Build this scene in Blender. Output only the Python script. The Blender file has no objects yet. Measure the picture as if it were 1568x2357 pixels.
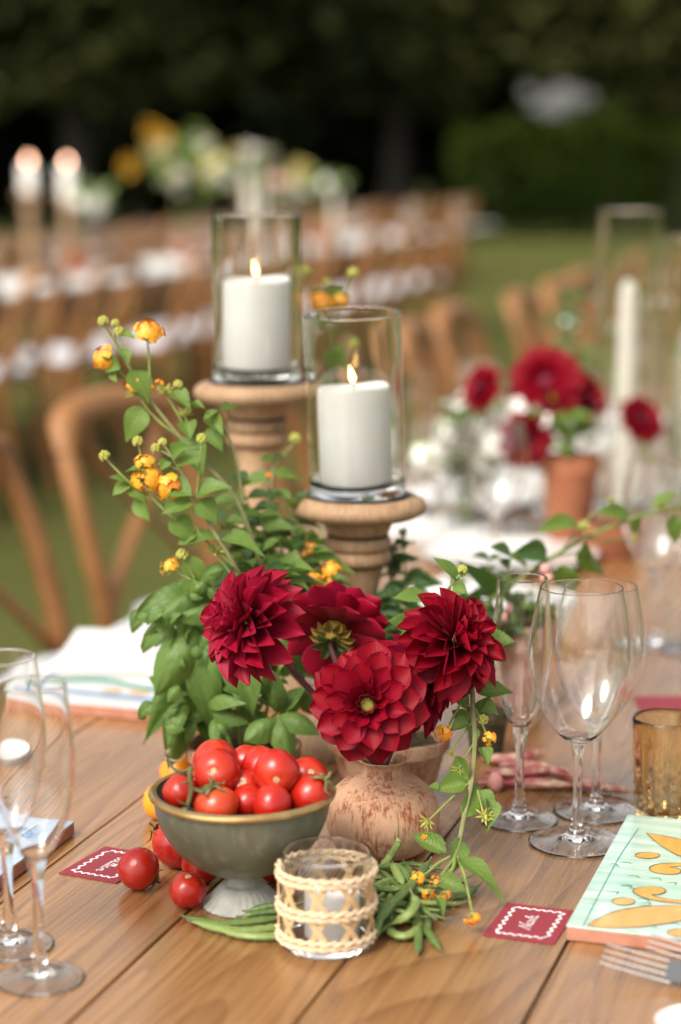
import bpy, bmesh, math, random
from mathutils import Vector as V, Matrix as M, Euler
import numpy as np
R = math.radians
random.seed(7)
rnd = random.uniform

# ------------------------------------------------------------------ camera, sky, sun, exposure
sc = bpy.context.scene
COL = sc.collection
CAMZ, TZ, PITCH, FD = 1.33, 0.75, R(9.7), 4787.0
cam_d = bpy.data.cameras.new('camera')
cam_d.sensor_fit = 'VERTICAL'; cam_d.sensor_height = 36; cam_d.sensor_width = 24
cam_d.lens = FD / 2357 * 36
cam_d.clip_start = 0.05; cam_d.clip_end = 2000
cam = bpy.data.objects.new('camera', cam_d); COL.objects.link(cam)
cam.location = (0, 0, CAMZ); cam.rotation_euler = (R(90) - PITCH, 0, 0)
cam_d.dof.use_dof = True; cam_d.dof.focus_distance = 1.705; cam_d.dof.aperture_fstop = 2.7
sc.camera = cam

SUN_EL, SUN_AZ = R(46), R(-38)       # soft overcast glow, behind the camera on the left
world = bpy.data.worlds.new('World'); sc.world = world; world.use_nodes = True
wt = world.node_tree; wt.nodes.clear()
wo = wt.nodes.new('ShaderNodeOutputWorld'); bg = wt.nodes.new('ShaderNodeBackground')
sky = wt.nodes.new('ShaderNodeTexSky'); sky.sky_type = 'NISHITA'; sky.sun_disc = False
sky.sun_elevation = SUN_EL; sky.sun_rotation = R(180) - SUN_AZ
sky.air_density = 1.0; sky.dust_density = 4.0; sky.ozone_density = 1.0
hs = wt.nodes.new('ShaderNodeHueSaturation'); hs.inputs['Saturation'].default_value = 0.22
tint = wt.nodes.new('ShaderNodeMix'); tint.data_type = 'RGBA'; tint.blend_type = 'MULTIPLY'
tint.inputs['Factor'].default_value = 1.0; tint.inputs['B'].default_value = (1.0, 0.965, 0.90, 1)
wt.links.new(sky.outputs[0], hs.inputs['Color']); wt.links.new(hs.outputs[0], tint.inputs['A'])
wt.links.new(tint.outputs['Result'], bg.inputs[0]); wt.links.new(bg.outputs[0], wo.inputs[0])
bg.inputs[1].default_value = 0.125
sun_d = bpy.data.lights.new('sun', 'SUN'); sun_d.energy = 1.5; sun_d.angle = R(28); sun_d.color = (1, 0.95, 0.87)
sun = bpy.data.objects.new('sun', sun_d); COL.objects.link(sun)
sdir = V((math.sin(SUN_AZ) * math.cos(SUN_EL), -math.cos(SUN_AZ) * math.cos(SUN_EL), math.sin(SUN_EL)))
sun.rotation_euler = sdir.to_track_quat('Z', 'Y').to_euler()
sun.location = (0, 0, 20)
sc.view_settings.view_transform = 'Standard'; sc.view_settings.look = 'None'
sc.view_settings.gamma = 1; sc.view_settings.use_curve_mapping = False
sc.view_settings.exposure = 1.05
sc.cycles.max_bounces = 16; sc.cycles.transmission_bounces = 14; sc.cycles.transparent_max_bounces = 12
sc.cycles.diffuse_bounces = 4; sc.cycles.glossy_bounces = 6
sc.cycles.use_denoising = True

# ------------------------------------------------------------------ geometry helpers
TA = R(17.2)                      # the tables run 17.2 degrees to the right of the viewing direction
def ray(x, y):
    a = (x - 784) / FD; b = -(y - 1178.5) / FD
    return V((a, math.cos(PITCH) + b * math.sin(PITCH), -math.sin(PITCH) + b * math.cos(PITCH)))
def P(x, y, Y):
    r = ray(x, y); return V((0, 0, CAMZ)) + r * (Y / r.y)
def T(x, y, z=TZ):
    r = ray(x, y); return V((0, 0, CAMZ)) + r * ((z - CAMZ) / r.z)
def mpp(p): return (p.y * math.cos(PITCH) - (p.z - CAMZ) * math.sin(PITCH)) / FD
def W(u, s, z=0.0): return V((u * math.sin(TA) + s * math.cos(TA), u * math.cos(TA) - s * math.sin(TA), z))

def catmull(pts, n):
    pts = [V(p) for p in pts]
    if len(pts) < 3 or n <= 1:
        return pts
    out = []
    e = [2 * pts[0] - pts[1]] + pts + [2 * pts[-1] - pts[-2]]
    for i in range(1, len(e) - 2):
        p0, p1, p2, p3 = e[i - 1:i + 3]
        for k in range(n):
            t = k / n
            out.append(0.5 * ((2 * p1) + (p2 - p0) * t + (2 * p0 - 5 * p1 + 4 * p2 - p3) * t * t + (3 * p1 - p0 - 3 * p2 + p3) * t ** 3))
    out.append(pts[-1])
    return out

class MB:
    def __init__(s): s.v = []; s.f = []; s.uv = []
    def add(s, vs, fs, uv=None):
        o = len(s.v); s.v += [tuple(v) for v in vs]; s.f += [tuple(i + o for i in f) for f in fs]
        s.uv += (uv if uv else [(0, 0)] * len(vs)); return s
    def lathe(s, prof, seg=48, c=(0, 0, 0), fn=None):
        """prof: list of (r, z); r=0 ends are poles.  fn(r,z,phi)->(r,z) modulates."""
        vs, fs, rows = [], [], []
        for r, z in prof:
            if r <= 1e-7:
                rows.append([len(vs)]); vs.append((c[0], c[1], c[2] + z))
            else:
                row = []
                for k in range(seg):
                    a = 2 * math.pi * k / seg
                    rr, zz = fn(r, z, a) if fn else (r, z)
                    row.append(len(vs)); vs.append((c[0] + rr * math.cos(a), c[1] + rr * math.sin(a), c[2] + zz))
                rows.append(row)
        for a, b in zip(rows, rows[1:]):
            if len(a) == 1 and len(b) == 1: continue
            for k in range(seg):
                k2 = (k + 1) % seg
                if len(a) == 1: fs.append((a[0], b[k2], b[k]))
                elif len(b) == 1: fs.append((a[k], a[k2], b[0]))
                else: fs.append((a[k], a[k2], b[k2], b[k]))
        return s.add(vs, fs)
    def tube(s, pts, rad, seg=8, smooth=4, flat=1.0, cap=True, closed=False):
        pts = [V(p) for p in pts]
        if not hasattr(rad, '__len__'): rad = [rad] * len(pts)
        if smooth > 1 and len(pts) > 2:
            rr = catmull([(r, 0, 0) for r in rad], smooth); pts = catmull(pts, smooth); rad = [max(r.x, 1e-5) for r in rr]
        n = len(pts); vs, fs = [], []
        t0 = (pts[1] - pts[0]).normalized()
        up = V((0, 0, 1)) if abs(t0.z) < 0.9 else V((1, 0, 0))
        nx = t0.cross(up).normalized()
        for i, p in enumerate(pts):
            t = (pts[min(i + 1, n - 1)] - pts[max(i - 1, 0)])
            t = t.normalized() if t.length > 1e-9 else t0
            nx = (nx - t * nx.dot(t)); nx = nx.normalized() if nx.length > 1e-6 else t.orthogonal().normalized()
            ny = t.cross(nx)
            for k in range(seg):
                a = 2 * math.pi * k / seg
                vs.append(p + nx * (math.cos(a) * rad[i]) + ny * (math.sin(a) * rad[i] * flat))
        for i in range(n - 1):
            for k in range(seg):
                k2 = (k + 1) % seg
                fs.append((i * seg + k, i * seg + k2, (i + 1) * seg + k2, (i + 1) * seg + k))
        if cap:
            fs.append(tuple(range(seg))[::-1]); fs.append(tuple((n - 1) * seg + k for k in range(seg)))
        return s.add(vs, fs, [(k % seg / seg, i // 1) for i in range(n) for k in range(seg)])
    def box(s, lo, hi, bev=0.0, rot=None, c=(0, 0, 0)):
        bm = bmesh.new(); bmesh.ops.create_cube(bm, size=1)
        for v in bm.verts:
            v.co = V([lo[i] + (v.co[i] + 0.5) * (hi[i] - lo[i]) for i in range(3)])
        if bev: bmesh.ops.bevel(bm, geom=bm.edges[:], offset=bev, segments=2, affect='EDGES', profile=0.7)
        bm.verts.index_update()
        vs = [v.co.copy() for v in bm.verts]
        if rot: vs = [rot @ v for v in vs]
        vs = [v + V(c) for v in vs]
        s.add(vs, [tuple(v.index for v in f.verts) for f in bm.faces]); bm.free(); return s
    def sphere(s, c, r, seg=16, rings=10, sq=(1, 1, 1)):
        prof = [(math.sin(math.pi * i / rings), -math.cos(math.pi * i / rings)) for i in range(rings + 1)]
        prof[0] = (0, -1); prof[-1] = (0, 1)
        m = MB().lathe(prof, seg)
        return s.add([(c[0] + v[0] * r * sq[0], c[1] + v[1] * r * sq[1], c[2] + v[2] * r * sq[2]) for v in m.v], m.f)
    def mesh(s, name, smooth=True, angle=40):
        me = bpy.data.meshes.new(name); me.from_pydata(s.v, [], s.f)
        if any(u != (0, 0) for u in s.uv[:400]):
            l = me.uv_layers.new(name='UVMap'); idx = np.empty(len(me.loops), dtype=np.int32)
            me.loops.foreach_get('vertex_index', idx)
            l.data.foreach_set('uv', np.array(s.uv, dtype=np.float32)[idx].ravel())
        if smooth: me.polygons.foreach_set('use_smooth', [True] * len(me.polygons))
        me.update()
        if smooth and angle is not None: me.set_sharp_from_angle(angle=R(angle))
        return me
    def build(s, name, mat, parent=None, smooth=True, angle=40, loc=None):
        return mo(name, s.mesh(name, smooth, angle), mat, parent, M.Translation(loc) if loc is not None else None)

def mo(name, me, mat, parent=None, mx=None):
    if mat is not None and not me.materials: me.materials.append(mat)
    o = bpy.data.objects.new(name, me); COL.objects.link(o)
    if mat is not None and me.materials[0] != mat:
        o.material_slots[0].link = 'OBJECT'; o.material_slots[0].material = mat
    if parent is not None: o.parent = parent
    if mx is not None: o.matrix_local = mx
    return o
def tag(o, label, cat, group=None, kind=None):
    if label: o['label'] = label
    if cat: o['category'] = cat
    if group: o['group'] = group
    if kind: o['kind'] = kind
    return o
def thing(name, label, cat, loc=(0, 0, 0), rot=(0, 0, 0), group=None):
    o = bpy.data.objects.new(name, None); COL.objects.link(o); o.empty_display_size = 0.02
    o.location = loc; o.rotation_euler = rot
    return tag(o, label, cat, group)
def copy_tree(o, parent=None):
    c = o.copy(); COL.objects.link(c); c.parent = parent
    for ch in o.children: copy_tree(ch, c)
    return c
def frame(y, zhint, pos, sx=1, sy=1, sz=1):
    """matrix whose local Y runs along y and whose local Z leans towards zhint"""
    y = V(y).normalized(); x = y.cross(V(zhint))
    x = x.normalized() if x.length > 1e-5 else y.orthogonal().normalized()
    z = x.cross(y)
    m = M.Identity(4)
    for i in range(3): m[i][0] = x[i] * sx; m[i][1] = y[i] * sy; m[i][2] = z[i] * sz; m[i][3] = pos[i]
    return m
def interp(tab, t):
    for (a, b), (c, d) in zip(tab, tab[1:]):
        if t <= c: return b + (d - b) * ((t - a) / (c - a))
    return tab[-1][1]

# ------------------------------------------------------------------ materials
class G:
    def __init__(s, name):
        s.m = bpy.data.materials.new(name); s.m.use_nodes = True; s.t = s.m.node_tree; s.t.nodes.clear()
        s.o = s.n('ShaderNodeOutputMaterial'); s.b = s.n('ShaderNodeBsdfPrincipled'); s.l(s.b.outputs[0], s.o.inputs[0])
    def n(s, ty, **kw):
        n = s.t.nodes.new(ty)
        for k, v in kw.items(): setattr(n, k, v)
        return n
    def l(s, a, b): s.t.links.new(a, b)
    def put(s, k, v):
        if hasattr(v, 'node'): s.l(v, s.b.inputs[k])
        else: s.b.inputs[k].default_value = (*v, 1) if isinstance(v, tuple) and len(v) == 3 and s.b.inputs[k].type == 'RGBA' else v
    def coord(s, kind='Object', sc_=(1, 1, 1), rnd_=False):
        c = s.n('ShaderNodeTexCoord'); mp = s.n('ShaderNodeMapping'); mp.inputs['Scale'].default_value = sc_
        s.l(c.outputs[kind], mp.inputs[0])
        if rnd_:
            oi = s.n('ShaderNodeObjectInfo'); mu = s.n('ShaderNodeMath', operation='MULTIPLY'); mu.inputs[1].default_value = 37.0
            s.l(oi.outputs['Random'], mu.inputs[0]); s.l(mu.outputs[0], mp.inputs['Location'])
        return mp.outputs[0]
    def noise(s, co, scale, detail=4, rough=0.55, dist=0.0):
        n = s.n('ShaderNodeTexNoise'); n.inputs['Scale'].default_value = scale; n.inputs['Detail'].default_value = detail
        n.inputs['Roughness'].default_value = rough; n.inputs['Distortion'].default_value = dist
        if co is not None: s.l(co, n.inputs['Vector'])
        return n.outputs[0]
    def ramp(s, f, stops):
        r = s.n('ShaderNodeValToRGB'); e = r.color_ramp.elements
        while len(e) < len(stops): e.new(0.5)
        for k, (p, c) in enumerate(stops):
            e[k].position = p; e[k].color = (*c, 1) if len(c) == 3 else c
        s.l(f, r.inputs[0]); return r.outputs[0]
    def mix(s, f, a, b, mode='MIX'):
        m = s.n('ShaderNodeMix', data_type='RGBA', blend_type=mode)
        for k, v in (('Factor', f), ('A', a), ('B', b)):
            if hasattr(v, 'node'): s.l(v, m.inputs[k])
            elif isinstance(v, tuple): m.inputs[k].default_value = (*v, 1)
            else: m.inputs[k].default_value = v
        return m.outputs['Result']
    def math(s, op, a, b=None, c=None):
        m = s.n('ShaderNodeMath', operation=op)
        for i, v in enumerate((a, b, c)):
            if v is None: continue
            if hasattr(v, 'node'): s.l(v, m.inputs[i])
            else: m.inputs[i].default_value = v
        return m.outputs[0]
    def bump(s, h, strength=0.3, dist=0.002):
        b = s.n('ShaderNodeBump'); b.inputs['Strength'].default_value = strength; b.inputs['Distance'].default_value = dist
        s.l(h, b.inputs['Height']); s.l(b.outputs[0], s.b.inputs['Normal'])
    def rand(s): return s.n('ShaderNodeObjectInfo').outputs['Random']

def simple(name, c1, c2=None, scale=20, rough=0.5, bump=0.0, bd=0.001, stretch=(1, 1, 1), spec=0.5, coat=0, metal=0, sss=0, rvar=0.0):
    g = G(name); co = g.coord('Object', stretch, True)
    nz = g.noise(co, scale, 5)
    col = g.ramp(nz, [(0.3, c1), (0.7, c2 or c1)])
    if rvar:
        col = g.mix(g.math('MULTIPLY', g.rand(), rvar), col, (0.02, 0.02, 0.01), 'MIX')
    g.put('Base Color', col); g.put('Roughness', rough); g.put('Specular IOR Level', spec); g.put('Metallic', metal)
    if coat: g.put('Coat Weight', coat); g.put('Coat Roughness', 0.08)
    if sss: g.put('Subsurface Weight', sss); g.put('Subsurface Radius', (0.01, 0.005, 0.003)); g.put('Subsurface Scale', 0.5)
    if bump: g.bump(nz, bump, bd)
    return g.m
def emission(name, col, st):
    g = G(name); g.put('Base Color', col); g.put('Emission Color', col); g.put('Emission Strength', st); return g.m
def glass(name, col=(1, 1, 1), ior=1.47, rough=0.0):
    g = G(name); g.put('Base Color', col); g.put('Transmission Weight', 1.0); g.put('IOR', ior); g.put('Roughness', rough); return g.m

def wood(name, dark, mid, light, rough=0.35, ys=0.06, coat=0.0, bump=0.15, sc_=1.0, ring=0.35, knots=False):
    """plank wood, grain along local Y"""
    g = G(name)
    co = g.coord('Object', (1 * sc_, ys * sc_, 1 * sc_), True)
    big = g.noise(co, 9, 4, 0.55, 0.8)
    # cathedral figure: contour lines of a long stretched noise field
    field = g.noise(g.coord('Object', (5 * sc_, .55 * ys / .06 * sc_, 5 * sc_), True), 1.0, 2, 0.5, 0.3)
    rings = g.math('FRACT', g.math("MULTIPLY", field, 44.0))
    rings = g.math('POWER', rings, 2.2)
    co2 = g.coord('Object', (230 * sc_, 4.0 * sc_, 80 * sc_), True)
    fine = g.noise(co2, 1.0, 4, 0.62)
    a = g.mix(0.55, big, fine)
    a2 = g.mix(g.math('MULTIPLY', rings, ring), a, (0.0, 0.0, 0.0))
    col = g.ramp(a2, [(0.26, dark), (0.48, mid), (0.68, light)])
    co3 = g.coord('Object', (3.2, 1.1, 1), True); blot = g.noise(co3, 2.2, 3)
    col = g.mix(g.ramp(blot, [(0.5, (0, 0, 0)), (0.8, (0.45, 0.45, 0.45))]), col, dark, 'MIX')
    if knots:
        vo_ = g.n('ShaderNodeTexVoronoi'); vo_.inputs['Scale'].default_value = 1.0; g.l(g.coord('Object', (6.5, 1.7, 1), True), vo_.inputs['Vector'])
        kd = g.math('ADD', vo_.outputs['Distance'], g.math('MULTIPLY', fine, 0.05))
        col = g.mix(g.ramp(kd, [(0.060, (0.85, 0.85, 0.85)), (0.125, (0, 0, 0))]), col, (0.06, 0.022, 0.008))
    tone = g.math('MULTIPLY_ADD', g.rand(), 0.24, 0.88)
    hsv = g.n('ShaderNodeHueSaturation'); g.l(col, hsv.inputs['Color']); g.l(tone, hsv.inputs['Value'])
    g.put('Base Color', hsv.outputs[0])
    g.put('Roughness', g.math('MULTIPLY_ADD', fine, 0.16, rough - 0.08)); g.put('Specular IOR Level', 0.5)
    if coat: g.put('Coat Weight', coat); g.put('Coat Roughness', 0.25)
    g.bump(a2, bump, 0.0010)
    return g.m

def leafmat(name, lo, hi, vein, rough=0.42, nv=7, bump=0.5, trans=0.0, va=0.32):
    g = G(name); uv = g.coord('UV'); sx = g.n('ShaderNodeSeparateXYZ'); g.l(uv, sx.inputs[0])
    au = g.math('ABSOLUTE', g.math('SUBTRACT', sx.outputs[0], 0.5))
    ph = g.math('FRACT', g.math('MULTIPLY', g.math('SUBTRACT', sx.outputs[1], g.math('MULTIPLY', au, 0.55)), nv))
    side = g.math('LESS_THAN', g.math('ABSOLUTE', g.math('SUBTRACT', ph, 0.5)), 0.07)
    midr = g.math('LESS_THAN', au, 0.022)
    vn = g.math('MAXIMUM', midr, g.math('MULTIPLY', side, 0.6))
    quilt = g.math('ABSOLUTE', g.math('SUBTRACT', ph, 0.5))
    nz = g.noise(g.coord('UV', (3, 5, 1), True), 2.0, 4)
    base = g.mix(nz, lo, hi)
    base = g.mix(g.math('MULTIPLY', g.rand(), 0.5), base, hi)
    fc = g.mix(g.math('MULTIPLY', vn, va), base, vein); g.put('Base Color', fc); translucent(g, g.mix(0.5, fc, (0.30, 0.42, 0.04)), 0.28)
    g.put('Roughness', rough); g.put('Specular IOR Level', 0.45)
    if trans: g.put('Subsurface Weight', trans); g.put('Subsurface Radius', (0.004, 0.006, 0.002)); g.put('Subsurface Scale', 0.3)
    h = g.math('SUBTRACT', g.math('MULTIPLY', nz, 0.4), g.math('ADD', g.math('MULTIPLY', quilt, 1.2), g.math('MULTIPLY', vn, 0.5)))
    g.bump(h, bump, 0.0009)
    return g.m
def translucent(g, col, amt):
    tr = g.n('ShaderNodeBsdfTranslucent'); mx = g.n('ShaderNodeMixShader'); mx.inputs[0].default_value = amt
    g.l(col, tr.inputs[0]); g.l(g.b.outputs[0], mx.inputs[1]); g.l(tr.outputs[0], mx.inputs[2]); g.l(mx.outputs[0], g.o.inputs[0])
def petalmat(name, deep, bright, edge, rough=0.42):
    g = G(name); uv = g.coord('UV'); sx = g.n('ShaderNodeSeparateXYZ'); g.l(uv, sx.inputs[0])
    nz = g.noise(g.coord('UV', (9, 1.2, 1), True), 2.0, 3)
    col = g.mix(g.ramp(g.math('ADD', sx.outputs[1], g.math('MULTIPLY', nz, 0.4)), [(0.25, (0, 0, 0)), (0.8, (1, 1, 1))]), deep, bright)
    au = g.math('ABSOLUTE', g.math('SUBTRACT', sx.outputs[0], 0.5))
    ef = g.ramp(g.math('ADD', au, g.math('MULTIPLY', nz, 0.12)), [(0.40, (0, 0, 0)), (0.58, (1, 1, 1))])
    col = g.mix(g.math('MULTIPLY', ef, 0.45), col, edge)
    col = g.mix(g.math('MULTIPLY', g.rand(), 0.35), col, edge)
    translucent(g, col, 0.12)
    g.put('Base Color', col); g.put('Roughness', rough); g.put('Specular IOR Level', 0.16)
    g.put('Sheen Weight', 0.03); g.put('Sheen Roughness', 0.4); g.put('Sheen Tint', (1, 0.35, 0.5))
    wv = g.math('SINE', g.math('MULTIPLY', sx.outputs[0], 55.0))
    g.bump(g.math('ADD', g.math('MULTIPLY', wv, 0.30), nz), 0.16, 0.0008)
    return g.m

MT = {}
MT['table'] = wood('honey_pine', (0.145, 0.061, 0.021), (0.30, 0.147, 0.054), (0.42, 0.228, 0.098), rough=0.28, coat=0.5, bump=0.10, ring=0.30, knots=True)
MT['chair'] = wood('chair_beech', (0.14, 0.053, 0.013), (0.265, 0.112, 0.031), (0.36, 0.17, 0.056), rough=0.5, ys=0.15)
MT['turned'] = wood('bleached_mango', (0.19, 0.105, 0.055), (0.37, 0.228, 0.125), (0.49, 0.325, 0.195), rough=0.66, ys=0.8, bump=0.45, sc_=0.9, ring=0.12)
MT['groove'] = simple('burnt_groove', (0.03, 0.018, 0.01), (0.08, 0.045, 0.02), rough=0.8)
MT['glass'] = glass('clear_glass')
MT['vglass'] = glass('hurricane_glass', (0.993, 1.0, 0.997), 1.5)
MT['amber'] = glass('amber_glass', (0.94, 0.78, 0.50), 1.5, 0.02)
g_ = G('candle_wax'); g_.put('Base Color', g_.ramp(g_.noise(g_.coord('Object'), 35, 3), [(0.3, (0.90, 0.885, 0.85)), (0.7, (0.93, 0.92, 0.89))]))
g_.put('Roughness', 0.42); g_.put('Subsurface Weight', 0.35); g_.put('Subsurface Radius', (0.03, 0.02, 0.012)); g_.put('Subsurface Scale', 0.5)
MT['wax'] = g_.m
MT['ivory'] = simple('ivory_wax', (0.82, 0.78, 0.66), (0.87, 0.83, 0.73), 8, 0.45)
MT['wick'] = simple('burnt_wick', (0.01, 0.008, 0.006), (0.05, 0.03, 0.02), rough=0.9)
MT['flame'] = emission('flame', (1.0, 0.58, 0.18), 5.5)
MT['flame_core'] = emission('flame_core', (1.0, 0.85, 0.55), 16.0)
MT['rubber'] = simple('dark_mat', (0.012, 0.014, 0.016), (0.03, 0.033, 0.035), rough=0.6)
MT['petal'] = petalmat('dahlia_red', (0.055, 0.0002, 0.0018), (0.225, 0.0006, 0.008), (0.21, 0.002, 0.020), 0.5)
MT['petalm'] = petalmat('dahlia_magenta', (0.09, 0.0004, 0.005), (0.26, 0.002, 0.017), (0.36, 0.018, 0.060), 0.45)
MT['petalb'] = petalmat('dahlia_bud', (0.05, 0.001, 0.006), (0.16, 0.006, 0.02), (0.24, 0.02, 0.05))
MT['disc'] = simple('dahlia_eye', (0.34, 0.32, 0.04), (0.55, 0.46, 0.10), 400, 0.6, 0.8, 0.001)
MT['calyxy'] = simple('dahlia_calyx_yellow', (0.20, 0.15, 0.02), (0.36, 0.22, 0.03), 120, 0.6, 0.6)
MT['lant'] = leafmat('lantana_leaf', (0.055, 0.125, 0.018), (0.165, 0.26, 0.042), (0.34, 0.42, 0.12), 0.5, 8, 0.5, va=0.24)
MT['lantdark'] = leafmat('dark_green_leaf', (0.020, 0.062, 0.016), (0.055, 0.13, 0.03), (0.14, 0.22, 0.07), 0.45, 8, 0.7)  # darker green than the lantana leaf
MT['basil'] = leafmat('basil_leaf', (0.042, 0.105, 0.016), (0.150, 0.245, 0.052), (0.26, 0.38, 0.13), 0.50, 5, 0.45, va=0.20)
MT['stem'] = simple('green_stem', (0.14, 0.20, 0.05), (0.27, 0.31, 0.09), 60, 0.55)
MT['stemp'] = simple('purple_green_stem', (0.17, 0.16, 0.07), (0.25, 0.25, 0.10), 90, 0.55)
MT['dstem'] = simple('dahlia_stem', (0.07, 0.018, 0.025), (0.14, 0.05, 0.05), 120, 0.5)
MT['yellow'] = simple('lantana_yellow', (0.80, 0.31, 0.012), (0.86, 0.43, 0.03), 6, 0.5, rvar=0.0)
MT['orange'] = simple('lantana_orange', (0.78, 0.20, 0.01), (0.85, 0.30, 0.02), 6, 0.5)
MT['bud'] = simple('lantana_bud', (0.26, 0.34, 0.07), (0.55, 0.47, 0.10), 300, 0.55)
def tomatomat(name, a, b, c):
    g = G(name); co = g.coord('Object', (1, 1, 1), True); nz = g.noise(co, 26, 3)
    sx = g.n('ShaderNodeSeparateXYZ'); g.l(g.coord('Object'), sx.inputs[0])
    col = g.mix(g.ramp(nz, [(0.35, (0, 0, 0)), (0.75, (1, 1, 1))]), a, b)
    f = g.ramp(g.math('MULTIPLY_ADD', sx.outputs[2], 26.0, g.math('MULTIPLY', nz, 0.35)), [(0.38, (0, 0, 0)), (0.75, (1, 1, 1))])
    g.put('Base Color', g.mix(g.math('MULTIPLY', f, 0.5), col, c))
    g.put('Roughness', g.math('MULTIPLY_ADD', nz, 0.25, 0.16)); g.put('Specular IOR Level', 0.5); g.put('Coat Weight', 0.15); g.put('Coat Roughness', 0.1)
    g.put('Subsurface Weight', 0.12); g.put('Subsurface Radius', (0.008, 0.002, 0.001)); g.put('Subsurface Scale', 0.4)
    g.bump(g.noise(co, 160, 3), 0.06, 0.0006); return g.m
MT['tomato'] = tomatomat('tomato_skin', (0.36, 0.010, 0.005), (0.47, 0.017, 0.007), (0.56, 0.06, 0.014))
MT['otomato'] = tomatomat('orange_tomato_skin', (0.48, 0.035, 0.008), (0.56, 0.060, 0.012), (0.60, 0.12, 0.02))
MT['ytomato'] = tomatomat('yellow_tomato_skin', (0.80, 0.27, 0.015), (0.84, 0.34, 0.02), (0.82, 0.38, 0.04))
MT['scar'] = simple('stem_scar', (0.36, 0.27, 0.13), (0.62, 0.52, 0.30), 500, 0.8, 0.5)
MT['vine'] = simple('tomato_vine', (0.075, 0.085, 0.028), (0.17, 0.17, 0.06), 90, 0.7, 0.4)
MT['dry'] = simple('dry_calyx', (0.13, 0.11, 0.06), (0.25, 0.22, 0.13), 80, 0.8, 0.4)
MT['bean'] = simple('bean_green', (0.075, 0.140, 0.034), (0.165, 0.245, 0.065), 22, 0.48, 0.25, rvar=0.18)
MT['beanpale'] = simple('bean_pale', (0.17, 0.24, 0.065), (0.27, 0.34, 0.10), 22, 0.48, 0.2)
MT['beantip'] = simple('bean_tip', (0.10, 0.13, 0.05), (0.22, 0.22, 0.09), 60, 0.7)
g_ = G('pink_pod'); nz_ = g_.noise(g_.coord('Object', (1, 1, 1), True), 75, 4)
g_.put('Base Color', g_.ramp(nz_, [(0.36, (0.30, 0.045, 0.05)), (0.50, (0.42, 0.16, 0.14)), (0.62, (0.56, 0.40, 0.26))])); g_.put('Roughness', 0.55); g_.bump(nz_, 0.3)
MT['pod'] = g_.m
# painted, worn metal of the bowl
g_ = G('bowl_paint'); co_ = g_.coord('Object'); n1 = g_.noise(co_, 14, 5); n2 = g_.noise(g_.coord('Object', (1, 1, 0.25)), 90, 5, 0.6); n3 = g_.noise(co_, 55, 4, 0.65)
c_ = g_.ramp(n1, [(0.3, (0.095, 0.100, 0.068)), (0.7, (0.185, 0.188, 0.135))])
c_ = g_.mix(g_.ramp(n2, [(0.52, (0, 0, 0)), (0.72, (0.6, 0.6, 0.6))]), c_, (0.27, 0.26, 0.20))
c_ = g_.mix(g_.ramp(n3, [(0.66, (0, 0, 0)), (0.72, (0.8, 0.8, 0.8))]), c_, (0.10, 0.055, 0.03))
g_.put('Base Color', c_); g_.put('Roughness', 0.42); g_.put('Metallic', 0.25); g_.bump(g_.math('ADD', n1, g_.math('MULTIPLY', n2, 0.3)), 0.25, 0.002)
MT['bowl'] = g_.m
g_ = G('foot_paint'); co_ = g_.coord('Object'); n1 = g_.noise(co_, 60, 5); n3 = g_.noise(co_, 70, 4, 0.65)
c_ = g_.ramp(n1, [(0.3, (0.29, 0.29, 0.26)), (0.7, (0.43, 0.43, 0.39))])
c_ = g_.mix(g_.ramp(n3, [(0.64, (0, 0, 0)), (0.70, (0.85, 0.85, 0.85))]), c_, (0.14, 0.075, 0.04))
g_.put('Base Color', c_); g_.put('Roughness', 0.55); g_.bump(n1, 0.25)
MT['foot'] = g_.m
MT['gold'] = simple('worn_brass', (0.34, 0.21, 0.075), (0.50, 0.34, 0.15), 60, 0.38, 0.15, metal=0.65)
def terracotta(name, clay, wash, moss, amt=0.5, hx=1.0, rough=0.85):
    g = G(name); co = g.coord('Object'); st = g.noise(g.coord('Object', (hx, hx, 0.20)), 330, 5, 0.65, 0.25); bl = g.noise(co, 42, 5); mo_ = g.noise(co, 15, 4)
    tc = g.coord('Object'); sx = g.n('ShaderNodeSeparateXYZ'); g.l(tc, sx.inputs[0])
    f = g.math('ADD', st, g.math('MULTIPLY', bl, 0.8))
    mk = g.ramp(g.math('MULTIPLY', f, 0.55), [(amt - 0.05, (1, 1, 1)), (amt + 0.06, (0, 0, 0))])
    c = g.mix(mk, wash, clay)
    c = g.mix(g.ramp(mo_, [(0.58, (0, 0, 0)), (0.7, (0.6, 0.6, 0.6))]), c, moss)
    g.put('Base Color', c); g.put('Roughness', rough); g.put('Specular IOR Level', 0.25); g.bump(g.math('ADD', f, g.math('MULTIPLY', g.noise(co, 300, 3), 0.5)), 0.6, 0.0016); return g.m
MT['bulb'] = terracotta('washed_terracotta', (0.30, 0.090, 0.042), (0.55, 0.33, 0.21), (0.27, 0.215, 0.13), 0.443)
MT['pot'] = terracotta('old_terracotta', (0.30, 0.13, 0.07), (0.42, 0.26, 0.17), (0.13, 0.11, 0.06), 0.49, 0.4)
MT['potpink'] = terracotta('pink_terracotta', (0.44, 0.20, 0.14), (0.52, 0.33, 0.25), (0.30, 0.2, 0.15), 0.49, 0.4)
MT['potred'] = terracotta('plain_terracotta', (0.30, 0.105, 0.05), (0.34, 0.13, 0.065), (0.26, 0.11, 0.06), 0.49, 0.4)
MT['soil'] = simple('moss_soil', (0.018, 0.013, 0.008), (0.10, 0.075, 0.03), 120, 0.95, 1.0, 0.004)
MT['rattan'] = simple('raffia', (0.60, 0.43, 0.26), (0.78, 0.62, 0.43), 60, 0.65, 0.5, 0.001, stretch=(1, 1, 6))
MT['cane'] = simple('cane_strip', (0.54, 0.33, 0.15), (0.68, 0.46, 0.25), 80, 0.5, 0.3, 0.001)
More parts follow.
